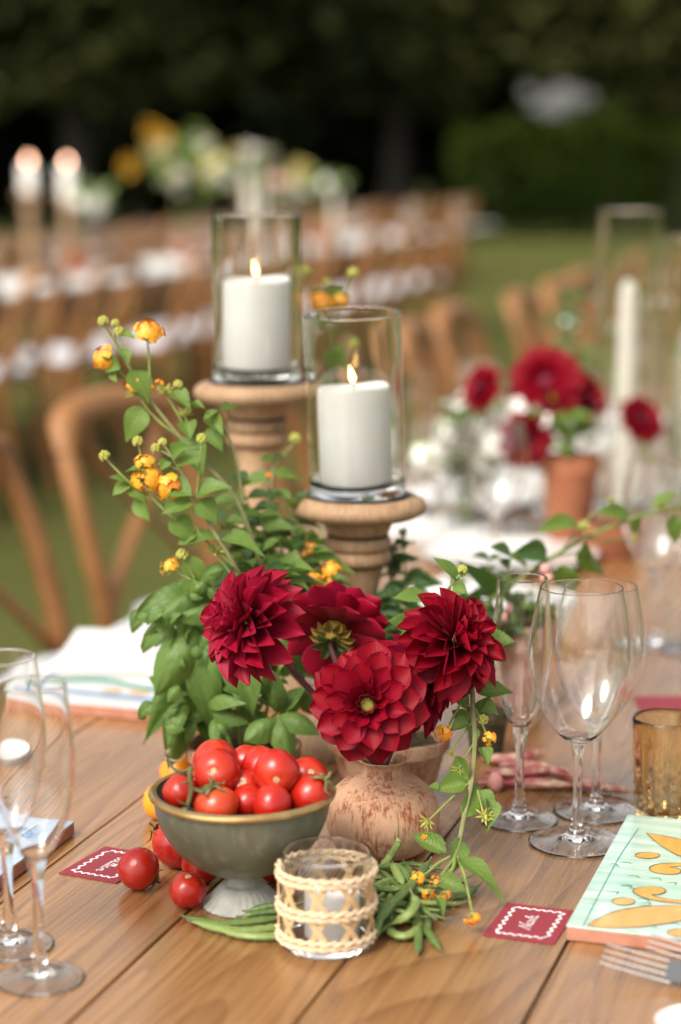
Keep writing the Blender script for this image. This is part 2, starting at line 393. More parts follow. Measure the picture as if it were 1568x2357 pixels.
MT['steel'] = simple('polished_steel', (0.58, 0.57, 0.55), (0.66, 0.65, 0.63), 5, 0.22, metal=1.0)
MT['linen'] = simple('white_linen', (0.56, 0.56, 0.55), (0.66, 0.66, 0.64), 300, 0.85, 0.3, 0.0006)
MT['pad'] = simple('seat_pad_cotton', (0.66, 0.67, 0.72), (0.76, 0.77, 0.82), 120, 0.9, 0.3)
MT['china'] = simple('white_china', (0.78, 0.77, 0.74), (0.82, 0.81, 0.79), 8, 0.18, coat=0.3)
MT['card'] = simple('burgundy_card', (0.235, 0.025, 0.038), (0.265, 0.03, 0.045), 200, 0.62, 0.15, 0.0004)
MT['ink'] = simple('white_ink', (0.74, 0.68, 0.68), (0.84, 0.80, 0.80), 300, 0.6)
MT['biscuit'] = simple('tile_clay', (0.34, 0.13, 0.075), (0.45, 0.20, 0.13), 60, 0.8, 0.3)
def glaze(name, a, b, c, streak=(3, 40, 1)):
    g = G(name); n1 = g.noise(g.coord('Object', streak), 3.0, 4, 0.6, 0.4); n2 = g.noise(g.coord('Object'), 13, 3, 0.5, 0.8)
    cc = g.mix(g.ramp(n1, [(0.3, (0, 0, 0)), (0.72, (1, 1, 1))]), a, b)
    cc = g.mix(g.ramp(n2, [(0.54, (0, 0, 0)), (0.78, (1, 1, 1))]), cc, c)
    g.put('Base Color', cc); g.put('Roughness', 0.16); g.put('Specular IOR Level', 0.5); g.put('Coat Weight', 0.5); g.put('Coat Roughness', 0.06)
    g.bump(n2, 0.1, 0.001); return g.m
MT['teal'] = glaze('teal_glaze', (0.56, 0.67, 0.60), (0.27, 0.49, 0.40), (0.06, 0.24, 0.17), (2.5, 26, 1))
MT['blueg'] = glaze('blue_glaze', (0.52, 0.60, 0.66), (0.16, 0.28, 0.46), (0.07, 0.13, 0.30), (9, 9, 1))
MT['whiteg'] = glaze('white_glaze', (0.62, 0.62, 0.60), (0.56, 0.58, 0.58), (0.50, 0.54, 0.57))
MT['paintY'] = glaze('yellow_paint', (0.72, 0.36, 0.07), (0.66, 0.26, 0.035), (0.78, 0.45, 0.12), (30, 6, 1))
MT['paintK'] = simple('brown_outline', (0.12, 0.09, 0.035), (0.24, 0.18, 0.07), 60, 0.25)
MT['paintT'] = simple('dark_teal_stroke', (0.05, 0.22, 0.16), (0.16, 0.36, 0.28), 150, 0.2)
MT['paintB'] = simple('blue_line', (0.08, 0.20, 0.42), (0.16, 0.30, 0.52), 80, 0.25)
MT['paintG'] = simple('green_line', (0.03, 0.22, 0.15), (0.08, 0.32, 0.24), 80, 0.25)
MT['paintO'] = simple('ochre_dab', (0.55, 0.30, 0.08), (0.62, 0.38, 0.14), 80, 0.25)
MT['whitepet'] = simple('white_petal', (0.70, 0.68, 0.62), (0.80, 0.78, 0.73), 10, 0.6)
MT['pinkpet'] = simple('pink_petal', (0.62, 0.26, 0.24), (0.70, 0.36, 0.32), 10, 0.6)
MT['bark'] = simple('bark', (0.006, 0.005, 0.003), (0.016, 0.013, 0.008), 12, 0.9, 0.6, 0.02, stretch=(1, 1, 0.2))
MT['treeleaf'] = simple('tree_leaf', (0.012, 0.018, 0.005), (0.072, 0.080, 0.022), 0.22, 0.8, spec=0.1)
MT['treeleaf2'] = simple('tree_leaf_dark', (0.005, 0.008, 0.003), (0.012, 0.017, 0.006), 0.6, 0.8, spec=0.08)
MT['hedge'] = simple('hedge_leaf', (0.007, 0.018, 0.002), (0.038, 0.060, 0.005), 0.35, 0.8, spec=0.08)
g_ = G('lawn'); co_ = g_.coord('Object'); n1 = g_.noise(co_, 0.35, 4); n2 = g_.noise(co_, 30, 4)
c_ = g_.mix(n2, g_.ramp(n1, [(0.3, (0.046, 0.056, 0.012)), (0.7, (0.105, 0.106, 0.028))]), (0.085, 0.088, 0.026)); g_.put('Base Color', c_); g_.put('Roughness', 0.95); g_.put('Specular IOR Level', 0.08); g_.bump(n2, 0.6, 0.02)
MT['lawn'] = g_.m
MT['flame_far'] = emission('flame_far', (1.0, 0.55, 0.36), 9.0)
MT['yellowdim'] = simple('marigold', (0.48, 0.27, 0.012), (0.58, 0.36, 0.03), 6, 0.6)
MT['yellowpale'] = simple('pale_yellow_petal', (0.55, 0.48, 0.16), (0.62, 0.55, 0.24), 6, 0.6)

# ------------------------------------------------------------------ setting: lawn, wood, trees, hedge
random.seed(11)
lawn = MB().add([(-400, -60, 0), (400, -60, 0), (400, 900, 0), (-400, 900, 0)], [(0, 1, 2, 3)]).build('lawn', MT['lawn'], smooth=False)
tag(lawn, 'mown green lawn under the tables', None, kind='structure')

def leaf_cloud(n, shape, size, hole=None):
    m = MB(); vs, fs = [], []
    for _ in range(n):
        c = shape()
        if hole and hole(c): continue
        a = V((rnd(-1, 1), rnd(-1, 1), rnd(-.6, .6))).normalized(); b = a.cross(V((rnd(-1, 1), rnd(-1, 1), rnd(-1, 1)))).normalized()
        k = size * rnd(0.6, 1.3); i = len(vs)
        vs += [c - a * k, c - b * k * .45, c + a * k, c + b * k * .45]; fs.append((i, i + 1, i + 2, i + 3))
    return m.add(vs, fs)
# gap in the foliage through which a patch of sky shows, upper right
GAP = (ray(1282, 232).normalized(), 0.021, 0.0125)
def in_gap(c):
    d = c - V((0, 0, CAMZ)); t = d / d.y; g = GAP[0] / GAP[0].y
    return ((t.x - g.x) / GAP[1]) ** 2 + ((t.z - g.z) / GAP[2]) ** 2 < 1 and random.random() < 0.93
def ball(c, rx, ry, rz):
    def f():
        while True:
            p = V((rnd(-1, 1), rnd(-1, 1), rnd(-1, 1)))
            if 0.35 < p.length < 1: return V((c[0] + p.x * rx, c[1] + p.y * ry, c[2] + p.z * rz))
    return f
TREES = [(-17, 36, 8.5, 'broad dark tree at the far left of the tree line'), (-10.5, 38, 9.2, 'tall olive green tree behind the two lit candles'),
         (-4.5, 36.5, 8.4, 'tree behind the far flower arrangement'), (1.0, 38.5, 9.0, 'dark tree behind the tall glass candle cylinders'),
         (6.0, 37, 8.8, 'tree right of the pale sky gap'), (11, 39, 9.4, 'tree at the right end of the tree line'),
         (17.5, 37, 8.5, 'tree beyond the right edge of the hedge')]
for i, (x, y, h, lab) in enumerate(TREES):
    t = thing('tree', lab, 'tree', (x, y, 0), (0, 0, 0), 'trees along the far side of the lawn')
    lean = rnd(-.4, .4)
    tr = MB().tube([(0, 0, -.1), (lean * .3, 0, 1.6), (lean, .1, 3.4), (lean * 1.5, 0, 5.5)], [.30, .24, .19, .08], 10)
    for k in range(5):
        a = k * 1.25 + i; tr.tube([(lean * .9, 0, 2.7 + k * .3), (math.cos(a) * 1.3, math.sin(a) * 1.3, 4.2 + k * .2), (math.cos(a) * 2.4, math.sin(a) * 2.4, 5.3 + k * .2)], [.12, .08, .03], 7)
    tr.build('trunk', MT['bark'], t)
    cr = MB()
    for k in range(9):
        a = k * 2.4; rr = 2.3 if k else 0
        c = (math.cos(a) * rr, math.sin(a) * rr * .8, h * .60 + rnd(-.9, .9))
        m = leaf_cloud(420, ball(c, 2.1, 1.9, 1.9), 0.26, lambda q, x=x, y=y: in_gap(q + V((x, y, 0))))
        cr.add(m.v, m.f)
    # skirt of lower boughs
    m = leaf_cloud(900, ball((0, 0, 3.3), 3.6, 2.4, 1.35), 0.24, lambda q, x=x, y=y: in_gap(q + V((x, y, 0)))); cr.add(m.v, m.f)
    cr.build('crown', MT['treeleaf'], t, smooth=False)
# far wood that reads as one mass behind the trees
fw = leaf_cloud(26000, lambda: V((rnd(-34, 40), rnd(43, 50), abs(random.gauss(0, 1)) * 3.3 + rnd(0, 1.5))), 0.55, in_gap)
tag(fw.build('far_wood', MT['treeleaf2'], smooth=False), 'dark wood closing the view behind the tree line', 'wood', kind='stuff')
# clipped hedge on the right
hg = thing('hedge', 'clipped green hedge closing the lawn on the right', 'hedge', (10.4, 34.5, 0))
def hshape():
    f = random.random(); x = rnd(-8.6, 8.6)
    if f < .5: return V((x, rnd(-.65, -.45), rnd(0, 1.85)))
    top = 1.82 + .16 * math.sin(x * 1.7) + .10 * math.sin(x * 4.1 + 1)
    return V((x, rnd(-.6, .6), top + random.gauss(-.08, .10) if f < .8 else rnd(.1, 1.8)))
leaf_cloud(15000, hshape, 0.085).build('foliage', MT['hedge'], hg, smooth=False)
for k in range(9):
    MB().tube([(-8 + k * 2, 0, -.05), (-8 + k * 2 + .1, .05, .8), (-8.1 + k * 2, 0, 1.6)], [.05, .04, .015], 6).build('stem', MT['bark'], hg)

# ------------------------------------------------------------------ tables
EDGES = [-1.012, -0.867, -0.719, -0.571, -0.424, -0.276, -0.129, 0.018]
def dining_table(u0, u1, s_off, label, group, edges=EDGES, detail=True):
    t = thing('dining_table', label, 'table', W(u0, s_off, 0), (0, 0, -TA), group)
    L = u1 - u0
    for a, b in zip(edges, edges[1:]):
        m = MB().box((a + .0011, 0, -.032), (b - .0011, L, 0), .0022)
        # centred so that the grain noise of every board differs
        o = m.build('plank', MT['table'], t, smooth=False, loc=(0, 0, TZ + rnd(-.0006, 0)))
    e0, e1 = edges[0], edges[-1]
    for nm, lo, hi in (('apron', (e0 + .07, .08, TZ - .13), (e0 + .095, L - .08, TZ - .033)), ('apron', (e1 - .095, .08, TZ - .13), (e1 - .07, L - .08, TZ - .033)),
                       ('apron', (e0 + .1, .06, TZ - .13), (e1 - .1, .085, TZ - .033)), ('apron', (e0 + .1, L - .085, TZ - .13), (e1 - .1, L - .06, TZ - .033))):
        MB().box(lo, hi, .003).build(nm, MT['chair'], t, smooth=False)
    for x in (e0 + .10, e1 - .10):
        for y in (.11, L - .11):
            MB().box((x - .035, y - .035, 0), (x + .035, y + .035, TZ - .034), .005).build('leg', MT['chair'], t, smooth=False)
    return t
dining_table(0.55, 3.36, 0, 'nearest plank table carrying the dahlias, tomatoes and candles', 'tables of the near row')
dining_table(3.364, 6.2, 0, 'second plank table of the near row, under the red flowers', 'tables of the near row')
dining_table(6.204, 9.0, 0, 'third plank table of the near row, behind the taper candles', 'tables of the near row')
dining_table(9.004, 11.8, 0, 'last plank table of the near row', 'tables of the near row')
for k in range(4):
    dining_table(5.0 + 2.75 * k, 5.0 + 2.75 * (k + 1) - .004, -3.92, 'plank table of the far left row, ' + ['nearest one', 'second from the near end', 'third from the near end', 'at the far end'][k], 'tables of the far row')
for k in range(4):
    dining_table(12 + 2.75 * k, 12 + 2.75 * (k + 1) - .004, -5.92, 'plank table of the furthest row, ' + ['nearest one', 'second from the near end', 'third from the near end', 'at the far end'][k], 'tables of the furthest row')

# ------------------------------------------------------------------ cross-back chairs
def make_chair():
    t = thing('cross_back_chair', 'x', 'chair')
    w = MT['chair']
    # local: faces +X, back at -X
    bx = -.20
    for sy in (-1, 1):
        MB().tube([(bx - .07, sy * .17, 0), (bx - .02, sy * .19, .24), (bx, sy * .20, .46), (bx - .05, sy * .205, .68), (bx - .09, sy * .19, .80), (bx - .10, sy * .16, .865)],
                  [.017, .020, .021, .020, .020, .017], 10).build('back_post', w, t)
        MB().tube([(.20, sy * .20, .455), (.205, sy * .205, .2), (.21, sy * .205, 0)], [.017, .016, .013], 10).build('leg', w, t)
    MB().tube([(bx - .085, -.20, .80), (bx - .11, -.16, .862), (bx - .125, 0, .878), (bx - .11, .16, .862), (bx - .085, .20, .80)], [.020, .030, .033, .030, .020], 10, flat=.65).build('top_rail', w, t)
    for sy in (-1, 1):
        MB().tube([(bx - .01, sy * .19, .50), (bx - .035, sy * .09, .60), (bx - .06, -sy * .03, .70), (bx - .105, -sy * .15, .845)], [.013, .015, .015, .013], 8, flat=.6).build('cross_brace', w, t)
    st = MB().lathe([(0, .445), (.20, .445), (.222, .455), (.222, .47), (.20, .478), (0, .478)], 28, fn=lambda r, z, a: (r * (1 + .10 * math.cos(4 * a + math.pi)), z)); st.build('seat', w, t)
    for z, y in ((.20, .0), (.27, 0)):
        MB().tube([(.205, -.2, z), (.205, .2, z)], [.010, .010], 8, 1).build('stretcher', w, t)
    for sy in (-1, 1):
        MB().tube([(bx - .03, sy * .19, .18), (.205, sy * .205, .18)], [.010, .010], 8, 1).build('stretcher', w, t)
    return t
def make_pad():
    return MB().lathe([(0, .002), (.19, .002), (.215, .018), (.21, .038), (.17, .046), (0, .042)], 28, fn=lambda r, z, a: (r * (1 + .10 * math.cos(4 * a + math.pi)), z + .003 * math.sin(5 * a))).mesh('seat_pad')
chair0 = make_chair(); pad_me = make_pad(); pad_me.materials.append(MT['pad']); used = [False]
def chair(u, s, rot, label, group, pad_label):
    if used[0]: c = copy_tree(chair0)
    else: c = chair0; used[0] = True
    c.location = W(u, s, 0); c.rotation_euler = (0, 0, -TA + rot); tag(c, label, 'chair', group)
    p = mo('seat_pad', pad_me, None); p.location = W(u, s, .478); p.rotation_euler = (0, 0, -TA + rot); tag(p, pad_label, 'cushion', 'white seat pads')
    return c
random.seed(5)
ORD = ['first', 'second', 'third', 'fourth', 'fifth', 'sixth', 'seventh', 'eighth', 'ninth', 'tenth', 'eleventh', 'twelfth', 'thirteenth', 'fourteenth', 'fifteenth', 'sixteenth', 'seventeenth', 'eighteenth', 'nineteenth', 'twentieth', 'twenty-first', 'twenty-second', 'twenty-third', 'twenty-fourth', 'twenty-fifth']
for k in range(13):
    u = (2.93, 3.56)[k] if k < 2 else 4.17 + .635 * (k - 2)
    chair(u, (-1.27, -1.26)[k] if k < 2 else -1.18 + rnd(-.04, .04), (-.05, -.16)[k] if k < 2 else rnd(-.14, .14), 'wooden cross-back chair on the far side of the near table, %s from the left' % ORD[k], 'chairs along the near table',
          'white pad on the %s chair from the left at the near table' % ORD[k])
for k in range(12):
    u = 5.9 + .72 * k
    chair(u, -3.73 + rnd(-.05, .05), math.pi + rnd(-.1, .1), 'wooden cross-back chair on the near side of the far table, %s from the left' % ORD[k], 'chairs on the near side of the far table',
          'white pad on the %s chair from the left before the far table' % ORD[k])
for k in range(16):
    u = 13.0 + .62 * k
    chair(u, -5.72 + rnd(-.05, .05), math.pi + rnd(-.1, .1), 'wooden cross-back chair before the furthest table, %s from the left' % ORD[k], 'chairs before the furthest table',
          'white pad on the %s chair from the left before the furthest table' % ORD[k])

# ------------------------------------------------------------------ candle holders with hurricane glasses
random.seed(21)
KF = mpp(P(824, 1141, 2.0)); ZF = .917
def holder(x, Y, ytop, label, long_):
    c = P(x, ytop, Y); H = c.z - TZ; k = mpp(c)
    t = thing('candle_holder', label, 'candle holder', (c.x, c.y, TZ))
    r = lambda px: px * KF
    pl = [(0, H), (r(120), H), (r(140), H - ZF * .001), (r(154), H - ZF * .005), (r(159), H - ZF * .011), (r(155), H - ZF * .017), (r(135), H - ZF * .0215), (r(100), H - ZF * .0235), (r(84), H - ZF * .0245)]
    MB().lathe(pl, 64).build('drip_plate', MT['turned'], t, angle=60)
    nk = [(r(84), H - ZF * .0245), (r(80), H - ZF * .030), (r(73), H - ZF * .037), (r(70), H - ZF * .040)]
    MB().lathe([(0, H - ZF * .0243)] + nk + [(0, H - ZF * .0405)], 48).build('neck', MT['turned'], t, angle=50)
    MB().lathe([(0, H - ZF * .039), (r(71), H - ZF * .0395), (r(71), H - ZF * .0435), (0, H - ZF * .044)], 48).build('groove', MT['groove'], t)
    for q in (0, 1):
        z = H - ZF * .043 - q * ZF * .0152
        MB().lathe([(0, z), (r(70), z), (r(76), z - ZF * .003), (r(78), z - ZF * .0075), (r(76), z - ZF * .0118), (r(70), z - ZF * .0145), (0, z - ZF * .0146)], 48).build('bead', MT['turned'], t, angle=60)
    z = H - ZF * .0725
    MB().lathe([(0, z + .003), (r(68), z + .003), (r(68), z - ZF * .002), (0, z - ZF * .002)], 48).build('groove', MT['groove'], t)
    zz = z - ZF * .0015
    sh = [(0, zz), (r(64), zz), (r(58), zz - ZF * .006), (r(50), zz - ZF * .020), (r(45), zz - ZF * .036), (r(44), zz - ZF * .048)]
    if long_:
        sh += [(r(43), zz - ZF * .06), (r(46), zz - ZF * .075), (r(56), zz - ZF * .088), (r(64), zz - ZF * .096), (r(64), zz - ZF * .102), (r(52), zz - ZF * .108), (r(48), zz - ZF * .13)]
    sh += [(r(50), .062), (r(60), .052), (r(72), .046), (r(78), .041), (r(74), .036), (r(90), .031), (r(125), .022), (r(140), .012), (r(140), .0015), (r(136), 0), (0, 0)]
    pts = [sh[0]] + [(max(p.x, 0), p.y) for p in catmull([(a, b, 0) for a, b in sh[1:-1]], 4)] + [sh[-1]]
    MB().lathe(pts, 48).build('column', MT['turned'], t, angle=60)
    return c
def hurricane(base, h, r, ch, cr, lean, wick_off, lab, where, tilt_top):
    th, bt = .0024, .0105
    g = thing('hurricane_glass', 'clear glass cylinder on the %s wooden candle holder' % where, 'glass cylinder', base + V((0, 0, .0022)), lean)
    pr = [(0, 0), (r * .90, 0), (r * .98, .0015), (r, .005), (r, .0066)] + [(r * (1 + .0012 * math.sin(q * 2.1)), .0066 + (h - .0126) * q / 8) for q in range(1, 9)] + [(r, h - .0034), (r, h - .0024)]
    pr += [(r - th * .5 + th * .5 * math.cos(a), h - .0014 + .0014 * math.sin(a)) for a in [math.pi * j / 8 for j in range(9)]] + [(r - th, h - .0024), (r - th, h - .004)] + [(r - th * (1 + .04 * math.sin(q * 1.7)), bt + .006 + (h - .016) * (8 - q) / 8) for q in range(1, 8)] + [(r - th, bt + .0085), (r - th, bt + .007), (r - th - .0008, bt + .0035), (r - th - .003, bt + .0010), (r - th - .009, bt), (0, bt)]
    MB().lathe(pr, 96).build('glass_wall', MT['vglass'], g)
    tag(MB().lathe([(0, 0), (r * 1.09, 0), (r * 1.09, .0014), (r * .95, .0019), (0, .0019)], 48).build('glass_mat', MT['rubber'], None, loc=base + V((0, 0, .0002))), 'dark round mat under the glass on the %s candle holder' % where, 'mat')
    mx = Euler(lean).to_matrix()
    cb = base + V((0, 0, .0022)) + mx @ V((wick_off, 0, bt + .0006))
    c = thing('pillar_candle', lab, 'candle', cb, lean)
    b = MB().lathe([(0, 0), (cr * .96, 0), (cr, .003), (cr * 1.002, ch * .5), (cr, ch - .004), (cr * .985, ch - .0008), (cr * .95, ch), (cr * .8, ch - .0012), (cr * .45, ch - .003), (0, ch - .0038)], 64,
                   fn=lambda rr, z, a: (rr * (1 + .004 * math.sin(3 * a + z * 60)), z + (.0022 * math.sin(a + tilt_top) + .0012 * math.sin(3 * a)) * (z > ch - .006)))
    b.build('wax_body', MT['wax'], c)
    MB().tube([(0, 0, ch - .005), (.0004, 0, ch + .002), (-.0006, 0, ch + .006)], [.0008, .0008, .0006], 6).build('wick', MT['wick'], c)
    fl = [(0, 0), (.0016, .0012), (.0029, .004), (.0031, .0062), (.0025, .0095), (.0014, .0135), (.0005, .0165), (0, .018)]
    f = MB().lathe(fl, 14); f.v = [(x_ - z_ * .16 * (z_ / .018), y_, z_) for x_, y_, z_ in f.v]
    fo = f.build('flame', MT['flame'], c, loc=(-.0004, 0, ch + .0035))
    return g
cF = holder(824, 2.0, 1141, 'shorter turned wooden candle holder, front one', False)
cB = holder(592, 2.195, 879, 'taller turned wooden candle holder, rear one', True)
hurricane(cF, .177, .0470, .0945, .0353, (R(3.6), R(-2.0), 0), -.001, 'white pillar candle burning in the front glass cylinder', 'shorter', 2.6)
hurricane(cB, .174, .0468, .0945, .0360, (R(.4), 0, 0), .0, 'white pillar candle burning in the rear glass cylinder', 'taller', .6)

# ------------------------------------------------------------------ footed bowl with tomatoes
random.seed(31)
bc = T(560, 2082); BY = bc.y
rimc = P(565, 1822, BY); RH = rimc.z - TZ; rr = 207 * mpp(rimc)
bb = P(562, 2012, BY).z - TZ
bowl = thing('footed_bowl', 'worn grey-green metal bowl on a fluted foot, full of tomatoes', 'bowl', bc)
bp = []
N = 14
for i in range(N + 1):
    a = i / N * math.pi / 2
    bp.append((rr * .985 * math.sin(a) ** .88, bb + (RH - bb) * (1 - math.cos(a)) ** .92))
bp[0] = (0, bb)
inner = [(x_ - .0024 if x_ > .003 else 0, z_ + .0022) for x_, z_ in reversed(bp)]
MB().lathe(bp + inner[0:-1] + [(0, bb + .0022)], 72, fn=lambda r, z, a: (r * (1 + .006 * math.sin(2 * a + .6)), z)).build('bowl_body', MT['bowl'], bowl)
rim = MB(); q = 72
rim.tube([(rr * (1 + .006 * math.sin(2 * 2 * math.pi * k / q + .6)) * math.cos(2 * math.pi * k / q), rr * (1 + .006 * math.sin(4 * math.pi * k / q + .6)) * math.sin(2 * math.pi * k / q), RH + .0004 * math.sin(k * .35)) for k in range(q + 1)], .0031, 8, 1, cap=False)
rim.build('rim', MT['gold'], bowl)
fr = 94 * .000342
fp = [(0, bb + .002), (.0125, bb + .001), (.0115, bb - .003), (.0125, bb - .007), (fr * .56, .016), (fr * .85, .0065), (fr * .97, .0028), (fr, .0014), (fr * .98, 0), (0, 0)]
fp = [fp[0]] + [(p.x, max(p.y, 0)) for p in catmull([(a, b, 0) for a, b in fp[1:-2]], 3)] + fp[-2:]
MB().lathe(fp, 144, fn=lambda r, z, a: (r * (1 + .030 * (abs(math.sin(14 * a)) - .5) * min(1, max(0, (bb - .004 - z) / .01)) * (1 if z > .001 else .6)), z)).build('pedestal', MT['foot'], bowl, angle=70)

def tomato_mesh(seed, ob=1.0):
    rg = random.Random(seed); ph = [rg.uniform(0, 6.28) for _ in range(5)]
    prof = [(math.sin(math.pi * i / 18), -math.cos(math.pi * i / 18)) for i in range(19)]; prof[0] = (0, -1); prof[-1] = (0, 1)
    m = MB().lathe(prof, 28); out = []
    for x_, y_, z_ in m.v:
        a = math.atan2(y_, x_); w = 1 + .022 * math.cos(3 * a + ph[0]) + .014 * math.cos(5 * a + ph[1])
        dz = -.09 * math.exp(-((x_ * x_ + y_ * y_) / .05)) * (1 if z_ > 0 else -.35)
        out.append((x_ * w, y_ * w, z_ * ob * (1 + .02 * math.sin(2 * a + ph[2])) + dz))
    m.v = out; return m
TOM = [tomato_mesh(s, o) for s, o in ((1, .96), (2, 1.04), (3, 1.12), (4, .92))]
def tomato(p, r, axis, label, kind='scar', mat='tomato', v=0, group='red tomatoes', cat='tomato'):
    t = thing('tomato', label, cat, p, V(axis).to_track_quat('Z', 'Y').to_euler(), group)
    m = MB().add([(a * r, b * r, c * r) for a, b, c in TOM[v].v], TOM[v].f); m.build('tomato_skin', MT[mat], t)
    top = (TOM[v].v[-1][2]) * r
    if kind == 'scar':
        MB().lathe([(0, .0006), (.0013, .0007), (.0016, .0002), (.0019, .0008), (.0024, .0007), (.0028, -.0004)], 14).build('stem_scar', MT['scar'], t, loc=(0, 0, top + .0003))
    elif kind == 'calyx':
        cy = MB()
        for k in range(5):
            a = k * 1.257 + rnd(-.2, .2); L = rnd(.010, .014)
            pts = [(0, 0, .001), (math.cos(a) * L * .4, math.sin(a) * L * .4, .0022), (math.cos(a) * L * .8, math.sin(a) * L * .8, .0008 - L * L * 8), (math.cos(a + .2) * L * 1.15, math.sin(a + .2) * L * 1.15, .001 + rnd(-.002, .003))]
            cy.tube(pts, [.0013, .0018, .0012, .0003], 6, 3, flat=.35)
        cy.tube([(0, 0, .001), (.001, 0, .005), (.003, .001, .008)], [.0014, .0011, .0011], 6)
        cy.build('calyx', MT['vine'], t, loc=(0, 0, top + .0012))
    return t
def tp(x, y, Y, r, axis, label, **k):
    return tomato(P(x, y, Y), r, axis, label, **k)
by = BY
tp(497, 1755, by + .018, .0182, (-.2, -.3, .9), 'tomato at the top left of the heap in the bowl', kind='none', v=1)
tp(500, 1776, by - .012, .0181, (-.1, -.95, .32), 'tomato with a pale scar, second row left in the bowl', v=0)
tp(570, 1755, by + .026, .0150, (.2, .2, .9), 'small tomato at the back of the bowl', kind='none', v=0)
tp(604, 1768, by + .006, .0170, (.3, .2, .9), 'tomato behind the big central one in the bowl', kind='none', v=1)
tp(637, 1777, by - .017, .0178, (.02, -.97, -.08), 'big tomato with its pale scar facing forward, top right of the bowl', v=0)
tp(708, 1790, by + .012, .0165, (.2, -.8, .55), 'tomato with a scar at the back right of the bowl', v=3)
tp(712, 1832, by - .018, .0163, (.5, -.2, .6), 'tomato at the right rim of the bowl', kind='calyx', v=2)
tp(626, 1852, by - .038, .0147, (.1, .3, .9), 'tomato at the front of the bowl, right of the split orange-red one', kind='none', v=2)
tp(498, 1856, by - .040, .0172, (-.15, -.15, .95), 'orange-red tomato with a green star of sepals at the front of the bowl', kind='calyx', mat='otomato', v=3)
tp(415, 1823, by - .018, .0142, (-.6, -.3, .5), 'tomato at the left rim of the bowl', kind='none', v=0)
tp(572, 1845, by - .022, .0140, (.1, -.3, .8), 'tomato between the two front ones in the bowl', kind='none', v=0)
tp(562, 1812, by - .006, .0140, (0, -.8, .5), 'shaded tomato with a scar in the middle of the bowl', v=1)
tp(455, 1815, by + .012, .0150, (0, 0, 1), 'tomato half hidden at the left in the bowl', kind='none', v=1)
tp(660, 1838, by + .010, .0150, (0, 0, 1), 'tomato half hidden at the right in the bowl', kind='none', v=1)
tp(560, 1872, by, .0170, (0, 0, 1), 'tomato at the bottom of the heap in the bowl', kind='none', v=0)
def tt(x, y, r, axis, label, **k):
    p = T(x, y); p.z = TZ + r * .985; return tomato(p, r, axis, label, **k)
tt(319, 2046, .0172, (.55, .2, -.5), 'tomato with a small split, resting on the left place card', kind='calyx', v=0)
tt(408, 1994, .0190, (-.5, .2, .35), 'long tomato leaning against the bowl on the table', kind='calyx', v=2)
tt(465, 2030, .0165, (.3, .3, .6), 'tomato under the bowl beside the foot', kind='none', v=1)
tt(433, 2090, .0146, (.05, -.25, .95), 'small tomato in front of the bowl foot', v=0)
tt(630, 2030, .0150, (.3, .3, .6), 'tomato behind the bowl foot', kind='none', v=0)
# the little split on the tomato that lies on the card
tt(372, 1885, .0165, (.2, .1, .9), 'yellow tomato on the table left of the bowl', kind='none', mat='ytomato', group='yellow tomatoes', v=1)
tt(412, 1818, .0178, (.2, .1, .9), 'yellow tomato behind the left rim of the bowl', kind='none', mat='ytomato', group='yellow tomatoes', v=0)
# vine lying over the tomatoes
vb = P(440, 1840, by - .045); vt = thing('tomato_vine', 'green tomato vine lying over the bowl of tomatoes', 'tomato vine', vb)
def vp(x, y, dY=0): return P(x, y, by - .047 + dY) - vb
MB().tube([vp(432, 1856), vp(440, 1820), vp(437, 1790), vp(439, 1766)], [.0016, .0017, .0018, .0020], 8).build('vine_stem', MT['vine'], vt)
MB().tube([vp(446, 1788, .01), vp(415, 1778), vp(396, 1765), vp(388, 1748)], [.0013, .0014, .0016, .0019], 8).build('vine_stem', MT['vine'], vt)
MB().tube([vp(437, 1812), vp(465, 1822), vp(480, 1812), vp(498, 1815, .006)], [.0013, .0013, .0014, .0016], 8).build('vine_stem', MT['vine'], vt)
for a, b, c in (((388, 1745), (365, 1752), (345, 1758)), ((388, 1745), (385, 1733), (392, 1722)), ((388, 1745), (405, 1752), (420, 1748)),
                ((432, 1856), (422, 1850), (405, 1838)), ((432, 1856), (425, 1862), (412, 1862)), ((437, 1805), (425, 1800), (412, 1806))):
    MB().tube([vp(*a), vp(*b, -.003), vp(*c, -.001)], [.0012, .0022, .0003], 6, 4, flat=.35).build('sepal', MT['dry'] if a[1] == 1745 else MT['vine'], vt)

# ------------------------------------------------------------------ bulb vase
random.seed(41)
vc = T(880, 1962); VY = vc.y
zf = lambda y: P(880, y, VY).z - TZ
k = mpp(P(880, 1880, VY))
vase = thing('bud_vase', 'round terracotta bud vase with a chalky scratched wash', 'vase', vc)
pr = [(60 * k, 0), (84 * k, .002), (108 * k, zf(1940)), (125 * k, zf(1908)), (131 * k, zf(1880)), (127 * k, zf(1850)), (112 * k, zf(1820)), (86 * k, zf(1797)), (58 * k, zf(1785)), (45 * k, zf(1778)), (43 * k, zf(1768)), (46 * k, zf(1758)), (54 * k, zf(1750)),
      (55 * k, zf(1747)), (50 * k, zf(1747)), (40 * k, zf(1756)), (37 * k, zf(1775))]
pts = [(0, 0)] + [(p.x, max(p.y, 0)) for p in catmull([(a, b, 0) for a, b in pr], 4)] + [(0, zf(1778))]
MB().lathe(pts, 72, fn=lambda r, z, a: (r * (1 + .008 * math.sin(2 * a + 1) + .004 * math.sin(5 * a)), z)).build('vase_body', MT['bulb'], vase)

